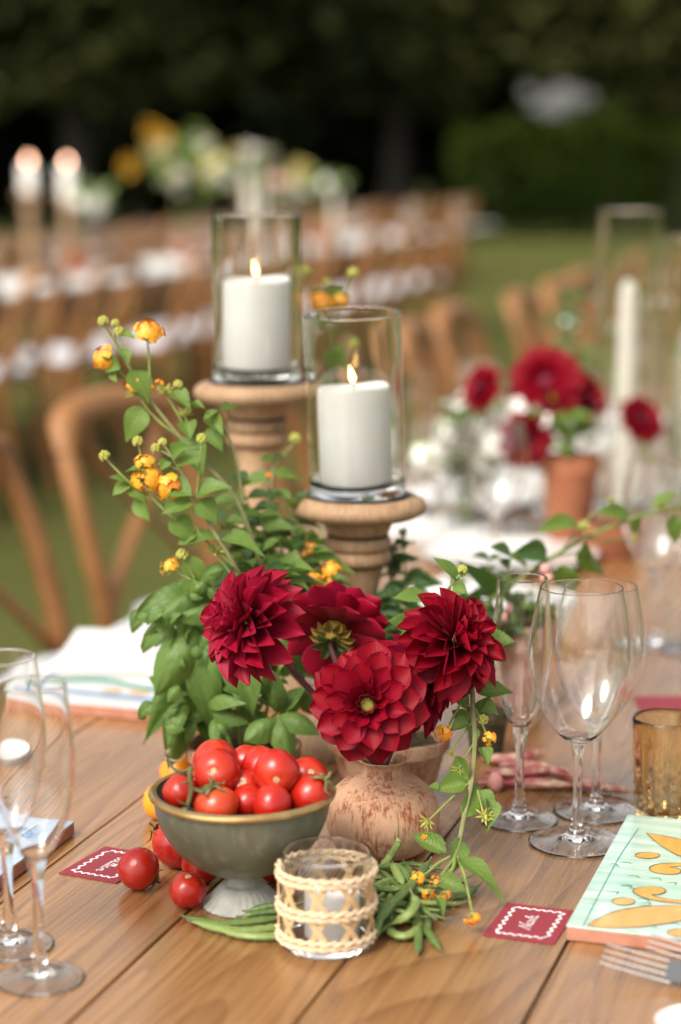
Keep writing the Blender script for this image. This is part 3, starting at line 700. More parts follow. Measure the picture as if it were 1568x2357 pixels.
# ------------------------------------------------------------------ dahlias
def smooth_tab(tab, t):
    """monotone smooth outline through the table's points"""
    h = .045
    return sum(interp(tab, min(max(t + d * h, 0), 1)) * w for d, w in ((-1.5, 1), (-.75, 2), (0, 3), (.75, 2), (1.5, 1))) / 9 if .0 < t < .985 else interp(tab, t)
def petal_mesh(tab, Wd, cup, bend, twist=0, nu=16, nv=6, wavy=0, tipfold=0):
    m = MB(); vs, uv, fs = [], [], []
    for i in range(nu + 1):
        t = 1 - (1 - i / nu) ** 1.35; w = smooth_tab(tab, t) * Wd
        for j in range(nv + 1):
            u = j / nv * 2 - 1
            x = u * w; z = cup * (u * u) * w * (1 + tipfold * t) + bend * t * t + wavy * math.sin(u * 5 + t * 4) * t
            vs.append((x, t - .03 * u * u * (t > .8), z)); uv.append(((u + 1) / 2, t))
    for i in range(nu):
        for j in range(nv):
            a = i * (nv + 1) + j; fs.append((a, a + 1, a + nv + 2, a + nv + 1))
    return m.add(vs, fs, uv).mesh('petal', angle=None)
BROAD = [(0, .25), (.15, .5), (.4, .88), (.6, 1), (.75, .93), (.88, .66), (.95, .38), (1, .05)]
SPIKE = [(0, .35), (.2, .68), (.45, .98), (.62, 1), (.76, .86), (.88, .60), (.95, .36), (1, .04)]
ROUND = [(0, .25), (.15, .55), (.4, .92), (.6, 1), (.76, .96), (.88, .78), (.95, .54), (.985, .28), (1, .06)]
PET = {'wide': [petal_mesh(BROAD, .30, .30, -.08, nv=8), petal_mesh(ROUND, .31, .40, -.05, nv=8), petal_mesh(BROAD, .29, .48, -.08, nv=8, wavy=.008)],
       'flat': [petal_mesh(BROAD, .30, .30, -.06), petal_mesh(BROAD, .29, .42, .02, wavy=.008), petal_mesh(BROAD, .30, .24, -.12, wavy=.01)],
       'mid': [petal_mesh(BROAD, .32, .55, .06), petal_mesh(BROAD, .31, .7, .10)],
       'tight': [petal_mesh(BROAD, .34, 1.1, .22), petal_mesh(BROAD, .33, .95, .30)],
       'spike': [petal_mesh(SPIKE, .23, .75, -.06, tipfold=.4), petal_mesh(SPIKE, .25, .55, -.16, wavy=.012), petal_mesh(SPIKE, .22, .9, .03, tipfold=.6)],
       'spiketight': [petal_mesh(SPIKE, .24, 1.1, .12, tipfold=.5), petal_mesh(SPIKE, .22, 1.2, .22, tipfold=.5)]}
FRONT = [(10, -20, .86, .16, -.13, 'wide'), (11, -6, .86, .16, -.07, 'wide'), (11, 8, .76, .16, -.01, 'wide'), (10, 24, .60, .15, .03, 'wide'), (9, 42, .42, .13, .05, 'mid'), (8, 60, .25, .12, .05, 'tight')]
SIDE = [(12, -28, .92, .14, -.12, 'spike'), (14, -10, .92, .15, -.06, 'spike'), (14, 8, .86, .15, 0, 'spike'), (13, 26, .74, .13, .04, 'spike'), (12, 43, .60, .11, .07, 'spike'), (10, 59, .46, .08, .09, 'spiketight'), (8, 73, .34, .05, .10, 'spiketight')]
def dahlia(c, n, Rr, rings, label, mat, eye='open', stem=None, seed=0, calyx='green'):
    rg = random.Random(seed); n = V(n).normalized()
    t = thing('dahlia', label, 'dahlia', c, (0, 0, 0), 'dark red dahlias')
    q = n.to_track_quat('Z', 'Y').to_matrix()
    ph = 0
    for ri, (cnt, tilt, L, r0, h0, kind) in enumerate(rings):
        ph += rg.uniform(.2, .5)
        for k in range(cnt):
            jt = .6 if kind == 'wide' else 1.0
            a = 2 * math.pi * (k + (ri % 2) * .5) / cnt + ph * .15 + rg.uniform(-.09, .09) * jt; ti = R(tilt + rg.uniform(-6, 6) * jt)
            e = V((math.cos(a), math.sin(a), 0)); ax = V((0, 0, 1))
            yv = e * math.cos(ti) + ax * math.sin(ti); zv = -e * math.sin(ti) + ax * math.cos(ti)
            zv = zv + e.cross(ax) * rg.uniform(-.18, .18) * jt
            LL = L * Rr * rg.uniform(.92, 1.08); ws = LL * rg.uniform(.92, 1.12)
            mx = frame(q @ yv, q @ zv, q @ (e * r0 * Rr + ax * h0 * Rr), ws, LL, LL)
            mo('petal', rg.choice(PET[kind]), MT[mat], t, mx)
    if eye == 'open':
        d = MB().lathe([(0, -.02), (.13, 0), (.135, .03), (.10, .075), (.05, .095), (0, .10)], 20, fn=lambda r, z, a: (r, z)); d.v = [tuple(q @ (V(v) * Rr)) for v in d.v]; d.build('flower_eye', MT['disc'], t)
        bd = [MB().sphere((0, .5, 0), .5, 8, 6, (.55, 1, .55)).mesh('bud_petal')]
        for k in range(17):
            a = k * 2 * math.pi / 17; e = V((math.cos(a), math.sin(a), 0)); yv = e * .55 + V((0, 0, .8)); s_ = Rr * rg.uniform(.075, .105)
            mo('bud_petal', bd[0], MT['petalb'], t, frame(q @ yv, q @ V((0, 0, 1)), q @ (e * .125 * Rr + V((0, 0, .05)) * Rr), s_, s_, s_))
        for k in range(22):
            a = k * 2 * math.pi / 22 + .1; e = V((math.cos(a), math.sin(a), 0)); s_ = Rr * rg.uniform(.06, .085)
            mo('bud_petal', bd[0], MT['petalb'], t, frame(q @ (e * .9 + V((0, 0, .5))), q @ V((0, 0, 1)), q @ (e * .155 * Rr + V((0, 0, .045)) * Rr), s_, s_ * 1.3, s_))
    else:
        d = MB().lathe([(0, -.05), (.10, 0), (.09, .07), (0, .12)], 14); d.v = [tuple(q @ (V(v) * Rr)) for v in d.v]; d.build('flower_eye', MT['disc'], t)
    cy = MB().lathe([(0, -.42), (.07, -.40), (.17, -.30), (.24, -.16), (.22, -.05), (0, 0)], 18); cy.v = [tuple(q @ (V(v) * Rr)) for v in cy.v]
    cy.build('calyx', MT['calyxy'] if calyx == 'yellow' else MT['stem'], t)
    if calyx == 'yellow':
        cm = PET['spike'][0]
        for k in range(12):
            a = k * 2 * math.pi / 12; e = V((math.cos(a), math.sin(a), 0)); s_ = Rr * .34
            mo('sepal', cm, MT['calyxy'], t, frame(q @ (e * .9 + V((0, 0, -.1))), q @ V((0, 0, -1)), q @ (e * .1 + V((0, 0, -.30))) * Rr, s_, s_, s_))
        for k in range(6):
            a = k * 1.05; e = V((math.cos(a), math.sin(a), 0)); s_ = Rr * .34
            mo('sepal', cm, MT['lantdark'], t, frame(q @ (e + V((0, 0, -.7))), q @ V((0, 0, -1)), q @ (e * .06 + V((0, 0, -.40))) * Rr, s_, s_, s_))
    if stem:
        p0 = q @ V((0, 0, -.40 * Rr))
        MB().tube([p0] + [V(s_) - V(c) for s_ in stem], [.0032] + [.0027] * len(stem), 10).build('stem', MT['dstem'], t)
    return t
neck = V((vc.x, vc.y, TZ + zf(1775)))
dahlia(P(846, 1621, 1.612), (-.06, -.97, .20), .0485, FRONT, 'large open dark red dahlia facing forward with a yellow-green eye', 'petal', 'open', [P(862, 1700, 1.66), neck], 1)
dahlia(P(566, 1432, 1.645), (-.84, -.42, .36), .0490, SIDE, 'magenta-red dahlia leaning left over the basil', 'petalm', 'shut', [P(640, 1500, 1.67), P(715, 1590, 1.68), neck], 2)
dahlia(P(775, 1440, 1.76), (.22, .80, .50), .0480, [(11, -18, .85, .2, -.1, 'flat'), (12, -2, .85, .2, -.05, 'flat'), (12, 14, .78, .18, 0, 'flat'), (11, 30, .62, .15, .03, 'mid')], 'dark red dahlia turned away, showing its yellow-green back', 'petalm', 'shut', [P(765, 1500, 1.74), P(820, 1640, 1.72), neck], 3, 'yellow')
dahlia(P(968, 1572, 1.70), (.78, -.22, .10), .0460, SIDE, 'magenta-red dahlia half hidden behind the big front one', 'petalm', 'shut', [P(930, 1650, 1.70), neck], 4)
dahlia(P(1048, 1474, 1.665), (.55, -.58, .58), .0470, SIDE, 'dark red dahlia with pointed petals, furthest right in the vase', 'petal', 'shut', [P(1000, 1540, 1.70), P(940, 1620, 1.70), neck], 5)

# ------------------------------------------------------------------ leaves
def leaf_mesh(tab, Wd, fold, bend, serr=0, ns=12, nu=12, nv=4, wavy=0, dome=0, seed=0):
    rg = random.Random(seed); m = MB(); vs, uv, fs = [], [], []
    n = ns * 2 if serr else nu
    for i in range(n + 1):
        t = i / n; w = interp(tab, t) * Wd
        if serr and 0 < i < n: w *= 1 + (serr if i % 2 else -serr * .4)
        for j in range(nv + 1):
            u = j / nv * 2 - 1
            z = fold * abs(u) * w - bend * t * t + wavy * math.sin(t * 9 + u * 2) * abs(u) + dome * (1 - u * u) * math.sin(math.pi * t)
            vs.append((u * w, t - (.02 * abs(u) if serr and i % 2 else 0), z)); uv.append(((u + 1) / 2, t + .0001))
    for i in range(n):
        for j in range(nv):
            a = i * (nv + 1) + j; fs.append((a, a + 1, a + nv + 2, a + nv + 1))
    return m.add(vs, fs, uv).mesh('leaf', angle=None)
OV = [(0, .03), (.04, .22), (.12, .62), (.25, .92), (.38, 1), (.55, .88), (.72, .60), (.87, .27), (.95, .11), (1, .01)]
BO = [(0, .05), (.06, .40), (.18, .78), (.36, 1), (.55, .97), (.72, .74), (.86, .42), (.95, .17), (1, .02)]
LL = [leaf_mesh(OV, .5, .35, .18, .075, 12, wavy=.02, seed=1), leaf_mesh(OV, .5, .15, .32, .07, 12, wavy=.03, seed=2), leaf_mesh(OV, .5, .6, .10, .08, 12, wavy=.015, seed=3)]
def basil_mesh(dome, fold, bend, seed, curl=0.0):
    rg = random.Random(seed); nu, nv = 18, 8; vs, uv, fs = [], [], []; ph = rg.uniform(0, 6)
    for i in range(nu + 1):
        t = i / nu; w = interp(BO, t) * .5
        for j in range(nv + 1):
            u = j / nv * 2 - 1
            ridge = .022 * math.sin((t - abs(u) * .28) * 5.2 * 2 * math.pi) * abs(u) ** .6 * (1 - abs(u) ** 3) * math.sin(math.pi * t)
            z = dome * (1 - u * u) * math.sin(math.pi * t) * .8 - dome * .25 * (abs(u) < .1) + fold * abs(u) * w - bend * t * t + ridge + curl * u * u * u * t * .3 + .018 * math.sin(t * 7 + ph + u * 2) * abs(u)
            vs.append((u * w * (1 - .12 * dome * abs(u)), t, z)); uv.append(((u + 1) / 2, t + .0001))
    for i in range(nu):
        for j in range(nv):
            a_ = i * (nv + 1) + j; fs.append((a_, a_ + 1, a_ + nv + 2, a_ + nv + 1))
    return MB().add(vs, fs, uv).mesh('leaf', angle=None)
BL = [basil_mesh(.20, -.20, .32, 1), basil_mesh(.12, .25, .55, 2, .5), basil_mesh(.28, -.35, .25, 3), basil_mesh(.08, .55, .38, 4, -.4), basil_mesh(.22, -.1, .48, 5, .3)]
def leaf(parent, root, meshes, b, t, width, nh, mat, rg=random):
    d = V(t) - V(b); L = d.length; nh = V(nh) + V((rg.uniform(-.25, .25), 0, rg.uniform(-.25, .25)))
    return mo('leaf', rg.choice(meshes), MT[mat], parent, frame(d, nh, V(b) - root, width, L, L))
# a floret: short tube with four rounded lobes; a head: a dome of florets over a green calyx
fm = MB(); fm.tube([(0, 0, -.9), (0, 0, 0)], [.10, .16], 6, 1)
for k in range(5):
    a = k * 2 * math.pi / 5; c = V((math.cos(a), math.sin(a), 0)); s_ = V((-math.sin(a), math.cos(a), 0))
    fm.add([(0, 0, .0), c * .35 + s_ * .30 + V((0, 0, .14)), c * .82 + s_ * .42 + V((0, 0, .10)), c * 1.05 + V((0, 0, -.10)), c * .82 - s_ * .42 + V((0, 0, .0)), c * .35 - s_ * .30 + V((0, 0, .12))], [(0, 1, 2, 3, 4, 5)])
FLOR = fm.mesh('floret')
bm_ = MB(); random.seed(3)
for k in range(16):
    z = 1 - 1.5 * (k + .5) / 16; a = k * 2.4; r_ = math.sqrt(1 - z * z); bm_.sphere((r_ * math.cos(a) * .6, r_ * math.sin(a) * .6, z * .6 + .3), .25, 6, 4, (1, 1, 1.2))
BUD = bm_.mesh('bud')
cm_ = MB()
for k in range(14):
    a = k * 2.4; el = .2 + .9 * (k / 14); d = V((math.cos(a) * math.cos(el), math.sin(a) * math.cos(el), math.sin(el)))
    cm_.tube([(0, 0, 0), d * .6 + V((0, 0, .1)), d * 1.2], [.12, .13, .02], 5, 2, flat=.5)
CALYX = cm_.mesh('calyx')
class Sprig:
    def __init__(s, label, base, group=None, seed=0, mat='lant'):
        s.root = V(base); s.t = thing('lantana_sprig', label, 'flower sprig', base, (0, 0, 0), group); s.rg = random.Random(seed); s.mat = mat
    def stem(s, pts, r0=.0017, r1=.0011, mat='stem'):
        n = len(pts); MB().tube([V(p) - s.root for p in pts], [r0 + (r1 - r0) * i / (n - 1) for i in range(n)], 7, 4).build('stem', MT[mat], s.t); return s
    def leaf(s, b, t, w, nh=(0, -.5, .85), mat=None):
        nh = V(nh) + V((s.rg.uniform(-.3, .3), s.rg.uniform(-.3, .3), s.rg.uniform(-.2, .2))); leaf(s.t, s.root, LL, b, t, w * .88, nh, mat or s.mat, s.rg); return s
    def head(s, p, n, r, mat='yellow', count=15, stalk=None):
        r = r * .90
        n = V(n).normalized(); q = n.to_track_quat('Z', 'Y').to_matrix(); p = V(p)
        if stalk is not None: s.stem([V(stalk), (V(stalk) + p) / 2 - n * .002, p - n * r * .5], .0010, .0009)
        h = mo('flower_head', CALYX, MT['bud'], s.t, M.Translation(p - n * r * .55 - s.root) @ q.to_4x4() @ M.Scale(r * .62, 4))
        for k in range(count):
            z = 1 - .95 * (k + .5) / count; a = k * 2.4 + s.rg.uniform(-.25, .25); rr_ = math.sqrt(max(0, 1 - z * z))
            d = V((rr_ * math.cos(a), rr_ * math.sin(a), z)); d = (d + V((s.rg.uniform(-.3, .3), s.rg.uniform(-.3, .3), s.rg.uniform(-.1, .3)))).normalized()
            rj = s.rg.uniform(.78, 1.05); loc = V((d.x * r * .88 * rj, d.y * r * .88 * rj, d.z * r * .58 * rj)); sz = r * s.rg.uniform(.27, .38)
            mx = M.Translation(p + q @ loc - s.root) @ (q @ d).to_track_quat('Z', 'Y').to_matrix().to_4x4() @ M.Scale(sz, 4)
            f = mo('floret', FLOR, MT['orange' if mat == 'yellow' and s.rg.random() < .22 else mat], h); f.matrix_parent_inverse = h.matrix_basis.inverted(); f.matrix_basis = mx
        return s
    def bud(s, p, r=.0035, n=(0, -.2, 1), stalk=None, star=False, mat='bud'):
        n = V(n).normalized(); p = V(p)
        if stalk is not None: s.stem([V(stalk), (V(stalk) + p) / 2 + V((0, 0, .001)), p], .0010, .0008)
        mo('bud', CALYX if star else BUD, MT[mat], s.t, M.Translation(p - s.root) @ n.to_track_quat('Z', 'Y').to_matrix().to_4x4() @ M.Scale(r * (1.0 if star else 1.25), 4)); return s

G1 = 'lantana sprigs of the centrepiece'
random.seed(51)
# ---- sprig A: upper left, reaching highest beside the rear candle
def q(x, y, Y=1.87): return P(x, y, Y)
S = Sprig('tallest lantana sprig, reaching up left of the rear candle', q(640, 1420, 1.90), G1, 1)
S.stem([q(640, 1420, 1.90), q(600, 1300), q(545, 1150), q(470, 1066), q(413, 1004), q(346, 921), q(300, 850), q(263, 786), q(240, 752)], .0021, .0012, 'stemp')
S.stem([q(413, 1004), q(372, 975), q(337, 938), q(318, 905)], .0014, .001)
S.stem([q(452, 1040), q(430, 990), q(405, 945), q(386, 915)], .0013, .001)
S.stem([q(470, 1066), q(440, 1010), q(428, 960)], .0012, .001)
S.head(q(342, 766), (.15, -.45, .85), .0180, stalk=q(345, 868)); S.head(q(240, 826), (-.55, -.6, .15), .0150, stalk=q(290, 870))
S.head(q(306, 886), (-.3, -.4, .6), .0125, count=10, stalk=q(330, 930)); S.head(q(365, 886), (-.6, -.2, .7), .0085, 'orange', 4, q(385, 912))
S.bud(q(239, 745), .0052, (-.2, 0, 1), q(254, 775)); S.bud(q(272, 768), .0050, (.3, -.2, 1), q(283, 810)); S.bud(q(265, 748), .0038, (.1, 0, 1), q(262, 785))
S.bud(q(382, 905), .0085, (-.2, -.2, 1), None, True); S.bud(q(424, 960), .0095, (.1, 0, 1), None, True); S.bud(q(410, 890), .0045, (0, 0, 1), q(440, 940))
S.bud(q(311, 912), .008, (-.4, 0, .8), None, True)
for b, t, w, nh in (((303, 852), (350, 912), .030, (.2, -.8, .5)), ((328, 935), (292, 1012), .026, (-.3, -.8, .3)), ((275, 775), (308, 771), .012, (0, -.3, 1)), ((250, 830), (272, 848), .02, (0, -.8, .4)), ((263, 850), (264, 878), .012, (-.6, -.6, .2)),
                    ((395, 900), (440, 935), .020, (0, -.4, 1)), ((430, 940), (472, 935), .014, (0, -.3, 1)), ((430, 970), (438, 1008), .020, (0, -.9, .2)), ((412, 1010), (470, 1090), .034, (.3, -.8, .4)), ((475, 960), (515, 1000), .018, (0, -.7, .7)), ((480, 985), (510, 1030), .018, (0, -.7, .6)),
                    ((500, 945), (470, 952), .013, (0, -.4, 1)), ((540, 945), (505, 940), .013, (0, -.4, 1)), ((282, 800), (297, 825), .012, (.5, -.7, .3))):
    S.leaf(q(*b), q(t[0], t[1], 1.855), w, nh)
S.stem([q(560, 1160), q(545, 1060), q(515, 980), q(488, 950)], .0014, .0009, 'stemp')
# ---- sprig B: the flowering one in front, left
def q(x, y, Y=1.82): return P(x, y, Y)
S = Sprig('lantana sprig with three open yellow heads left of the holders', q(600, 1420, 1.87), G1, 2)
S.stem([q(600, 1420, 1.87), q(545, 1308), q(503, 1241), q(447, 1147), q(413, 1079), q(387, 1038), q(374, 1023)], .0020, .0010, 'stemp')
S.stem([q(447, 1222), q(394, 1188), q(342, 1139), q(300, 1112), q(262, 1075), q(248, 1060)], .0016, .0009)
S.stem([q(545, 1308), q(470, 1240), q(447, 1205)], .0014, .001)
S.head(q(336, 1102), (-.1, -.85, .35), .0175, stalk=q(345, 1142), count=18); S.head(q(333, 1066), (0, -.2, .95), .0125, count=11, stalk=q(342, 1120)); S.head(q(388, 1122), (-.25, -.8, -.25), .0175, stalk=q(430, 1110), count=16)
S.bud(q(374, 1023), .0042, (.1, 0, 1)); S.bud(q(361, 1036), .0046, (-.4, -.3, .8), q(392, 1050)); S.bud(q(465, 1015), .0050, (0, -.1, 1), q(453, 1145)); S.bud(q(244, 1054), .0052, (-.5, -.2, .8), q(252, 1064))
S.bud(q(318, 1021), .0050, (-.1, -.1, 1), q(330, 1078)); S.bud(q(353, 1066), .0042, (-.5, -.3, .6), q(410, 1080))
for b, t, w, nh in (((398, 1050), (430, 1025), .018, (0, -.8, .6)), ((405, 1062), (453, 1050), .020, (0, -.4, 1)), ((385, 1060), (372, 1078), .012, (0, -.5, 1)), ((393, 1118), (442, 1135), .026, (0, -.9, .5)), ((452, 1140), (525, 1110), .026, (0, -.5, .9)), ((440, 1150), (372, 1180), .026, (-.2, -.7, .7)),
                    ((300, 1115), (262, 1085), .013, (0, -.5, .9)), ((298, 1118), (338, 1148), .018, (0, -.8, .5)), ((300, 1110), (258, 1130), .016, (0, -.6, .7)), ((320, 1140), (338, 1202), .022, (-.4, -.8, .2)), ((290, 1085), (330, 1068), .014, (0, -.3, 1)),
                    ((395, 1190), (448, 1240), .026, (0, -.6, .8)), ((450, 1225), (410, 1245), .014, (0, -.5, .9)), ((505, 1243), (610, 1262), .034, (0, -.4, 1)), ((500, 1240), (415, 1243), .024, (0, -.4, 1)), ((455, 1150), (500, 1195), .026, (.3, -.8, .5))):
    S.leaf(q(*b), q(t[0], t[1], 1.808), w, nh)
S.head(q(391, 1304), (-.4, -.5, .7), .0115, count=9, stalk=q(440, 1335)); S.bud(q(420, 1283), .0058, (0, 0, 1), q(447, 1330)); S.bud(q(495, 1275), .0095, (0, -.3, 1), q(545, 1340), True)
S.leaf(q(445, 1330), q(430, 1390), .022, (-.5, -.8, .2)); S.leaf(q(440, 1280), q(458, 1345), .026, (0, -.9, .3))
# ---- sprig C: small one above the front glass, behind
def q(x, y, Y=2.26): return P(x, y, Y)
S = Sprig('lantana sprig with an orange-yellow head between the two glass cylinders', q(730, 1330, 2.2), G1, 3)
S.stem([q(730, 1330, 2.2), q(745, 1150), q(752, 950), q(750, 800), q(745, 720)], .002, .0012)
S.head(q(740, 697), (0, -.4, .9), .0195, count=16, stalk=q(748, 760)); S.head(q(785, 690), (.3, -.3, .9), .0135, count=9, stalk=q(750, 770))
S.bud(q(705, 632), .0068, (-.2, 0, 1), q(728, 690)); S.bud(q(812, 634), .0062, (.1, 0, 1), q(790, 690)); S.bud(q(752, 655), .0050, (0, 0, 1), q(750, 700))
for b, t, w in (((745, 690), (715, 670), .02), ((760, 690), (790, 662), .02), ((735, 740), (690, 745), .022), ((750, 800), (800, 845), .03), ((752, 900), (790, 950), .034), ((748, 870), (715, 920), .03), ((752, 800), (760, 860), .028)):
    S.leaf(q(*b), q(*t), w, (0, -.8, .5))
S.bud(q(815, 795), .0068, (0, 0, 1), q(770, 860))
# ---- the bush around the stems of the holders: several shorter sprigs
random.seed(61)
def bush(label, base, tips, Y0, seed, lw=.030, mat='lant', heads=(), nl=7):
    S = Sprig(label, base, G1, seed, mat); rg = random.Random(seed)
    for (x, y, Y) in tips:
        tip = P(x, y, Y); midp = (V(base) * .45 + tip * .55) + V((rg.uniform(-.015, .015), rg.uniform(-.01, .01), .012))
        S.stem([base, midp, tip], .0016, .0009, rg.choice(['stem', 'stemp']))
        for k in range(nl):
            f = .30 + .70 * k / (nl - 1); p = (V(base) * (1 - f) ** 2 + midp * 2 * f * (1 - f) + tip * f * f)
            a = rg.uniform(0, 6.28); L = lw * rg.uniform(.75, 1.25) * (1.0 if f < .9 else .7)
            d = V((math.cos(a), math.sin(a) * .7, rg.uniform(-.15, .45))).normalized()
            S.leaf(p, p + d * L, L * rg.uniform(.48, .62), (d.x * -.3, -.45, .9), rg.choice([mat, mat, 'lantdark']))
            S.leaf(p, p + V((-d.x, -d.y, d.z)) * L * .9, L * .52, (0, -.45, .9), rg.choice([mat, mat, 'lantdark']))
    for x, y, Y, r, mt, n in heads: S.head(P(x, y, Y), (rg.uniform(-.4, .4), -.6, .6), r, mt, n, P(x + 12, y + 45, Y + .01))
    return S
bush('leafy lantana sprig around the stem of the rear candle holder', P(640, 1450, 1.945), [(560, 1120, 1.960), (630, 1060, 2.020), (520, 1200, 1.915), (670, 1150, 1.990), (600, 1190, 1.937)], 1.945, 11, .034)
S = bush('leafy lantana sprig with orange heads left of the front candle holder', P(690, 1470, 1.900), [(640, 1240, 1.900), (705, 1230, 1.937), (570, 1290, 1.870), (735, 1290, 1.945), (660, 1310, 1.862), (610, 1330, 1.862)], 1.900, 12, .030,
     heads=((722, 1333, 1.892, .0120, 'yellow', 11), (762, 1312, 1.900, .0120, 'yellow', 10), (712, 1262, 1.922, .0085, 'orange', 5), (695, 1275, 1.922, .0075, 'orange', 4), (752, 1340, 1.892, .0095, 'orange', 6)))
S.bud(P(619, 1098, 1.975), .0030, (0, 0, 1), P(600, 1120, 1.975), mat='orange'); S.bud(P(680, 1015, 2.050), .0060, (0, 0, 1), P(625, 1090, 2.012))
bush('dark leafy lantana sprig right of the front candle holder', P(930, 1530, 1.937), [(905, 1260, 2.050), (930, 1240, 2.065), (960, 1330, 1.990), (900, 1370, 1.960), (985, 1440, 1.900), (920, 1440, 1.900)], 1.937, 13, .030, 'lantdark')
S = Sprig('bright young lantana tip above the right dahlia', P(960, 1560, 1.80), G1, 14)
S.stem([P(960, 1560, 1.80), P(985, 1450, 1.80), P(1010, 1385, 1.78), P(1040, 1345, 1.77), P(1060, 1322, 1.77)], .0018, .0011)
S.leaf(P(1055, 1335, 1.77), P(1015, 1278, 1.76), .016, (.5, -.7, .4)); S.leaf(P(1000, 1385, 1.78), P(920, 1352, 1.76), .026, (0, -.4, 1)); S.leaf(P(985, 1440, 1.78), P(920, 1425, 1.75), .034, (-.2, -.7, .6)); S.leaf(P(985, 1450, 1.79), P(915, 1480, 1.76), .032, (-.2, -.7, .6))
S.leaf(P(1045, 1345, 1.77), P(1075, 1365, 1.76), .014, (0, -.6, .7)); S.bud(P(1064, 1316, 1.77), .0045, (.2, 0, 1)); S.stem([P(1035, 1360, 1.78), P(1040, 1330, 1.78), P(1043, 1305, 1.78)], .0010, .0007, 'stemp'); S.leaf(P(1060, 1328, 1.77), P(1072, 1308, 1.77), .008); S.leaf(P(1120, 1480, 1.72), P(1182, 1470, 1.71), .022, (0, -.7, .6)); S.leaf(P(1110, 1500, 1.72), P(1160, 1520, 1.71), .024, (0, -.7, .6))
bush('leafy lantana sprig right of the dahlias, half behind the slim glass', P(1060, 1560, 2.1), [(1125, 1290, 2.1), (1090, 1390, 2.05), (1160, 1350, 2.1), (1050, 1340, 2.12), (1180, 1440, 2.1)], 2.1, 15, .028, 'lantdark', nl=5)
# ---- trailing sprig, front right
def q(x, y, Y=None):
    Y = Y if Y is not None else interp([(1500, 1.72), (1700, 1.665), (1880, 1.605), (1970, 1.575), (2060, 1.53), (2130, 1.488)], y)
    return P(x, y, Y)
S = Sprig('trailing lantana sprig hanging down to the table right of the vase', q(1000, 1500, 1.74), G1, 21)
S.stem([q(1000, 1500, 1.74), q(1050, 1500, 1.72), q(1083, 1560), q(1089, 1640), q(1093, 1705), q(1086, 1796), q(1068, 1883), q(1058, 1935), q(1047, 1968)], .0024, .0019, 'stemp')
S.stem([q(1047, 1968), q(1012, 1985), q(985, 2008), q(965, 2020)], .0014, .001); S.stem([q(1047, 1968), q(1044, 1995), q(1030, 2015), q(1012, 2032)], .0018, .0012); S.stem([q(1053, 1972), q(1068, 2010), q(1078, 2055), q(1087, 2098)], .0013, .0010)
S.stem([q(1047, 1968), q(1035, 1990), q(1015, 2015)], .0012, .0009)
S.head(q(1087, 2113), (.15, -.5, -.8), .0088, count=14); S.head(q(962, 2022), (-.2, -.85, .35), .0078, count=12); S.head(q(1043, 1568), (.1, -.75, -.5), .0145, count=14, stalk=q(1015, 1540)); S.head(q(1022, 1688), (-.2, -.9, .2), .0098, count=14, stalk=q(1060, 1620)); S.head(q(1126, 1700), (.1, -.9, .2), .0088, count=9, stalk=q(1095, 1630))
S.head(q(985, 2058), (0, -.5, -.6), .0080, 'orange', 7); S.head(q(1022, 2062), (.3, -.6, -.4), .0075, 'orange', 6); S.head(q(1002, 2030), (-.3, -.6, .3), .0065, 'orange', 5)
S.bud(q(988, 1888), .0078, (-.5, -.4, -.3), q(1082, 1800), True); S.bud(q(1114, 1880), .0078, (.1, -.7, .5), q(1100, 1820), True); S.bud(q(1057, 1770), .0072, (-.6, -.4, -.5), q(1090, 1712), True); S.bud(q(1040, 1728), .0055, (-.3, -.3, -.8), q(1088, 1662), True); S.bud(q(1108, 1655), .0045, (.5, -.4, 0), q(1092, 1660)); S.bud(q(979, 1921), .0032, (0, -.2, -1), None, mat='orange')
for b, t, w, nh in (((1066, 1882), (1120, 1785), .0195, (-.5, -.8, .2)), ((1074, 1804), (1000, 1816), .021, (0, -.8, .6)), ((1080, 1798), (1045, 1738), .024, (-.4, -.8, .2)), ((1105, 1818), (1140, 1862), .016, (.3, -.8, .5)), ((1118, 1838), (1126, 1912), .0165, (.4, -.8, .3)), ((1010, 1818), (985, 1808), .010, (0, -.6, .8)),
                    ((1052, 1974), (1167, 2034), .0215, (.1, -.55, .85)), ((1028, 1962), (945, 1913), .018, (0, -.6, .8)), ((1062, 1930), (1050, 2002), .019, (.2, -.9, .1)), ((1008, 2022), (1074, 2047), .0165, (0, -.7, .6)), ((995, 2060), (1027, 2103), .0115, (.3, -.8, .4)),
                    ((1095, 1592), (1183, 1586), .021, (0, -.7, .7)), ((1105, 1640), (1130, 1590), .018, (-.6, -.7, .1)), ((1080, 1605), (1045, 1612), .020, (0, -.8, .5)), ((1078, 1660), (1038, 1628), .014, (0, -.6, .8)), ((1080, 1665), (1035, 1680), .016, (0, -.6, .8)), ((1085, 1668), (1090, 1722), .012, (.3, -.9, .1)),
                    ((1080, 1600), (1062, 1575), .02, (0, -.9, .3)), ((1110, 1720), (1125, 1760), .014, (.5, -.8, .2)), ((1100, 1620), (1150, 1640), .018, (.3, -.7, .5))):
    S.leaf(q(*b), q(t[0], t[1]), w, nh)
o = mo('lantana_floret', FLOR, MT['orange'], None, M.Translation(T(1040, 2087) + V((0, 0, .003))) @ M.Scale(.005, 4)); tag(o, 'single orange lantana floret fallen on the table', 'floret')
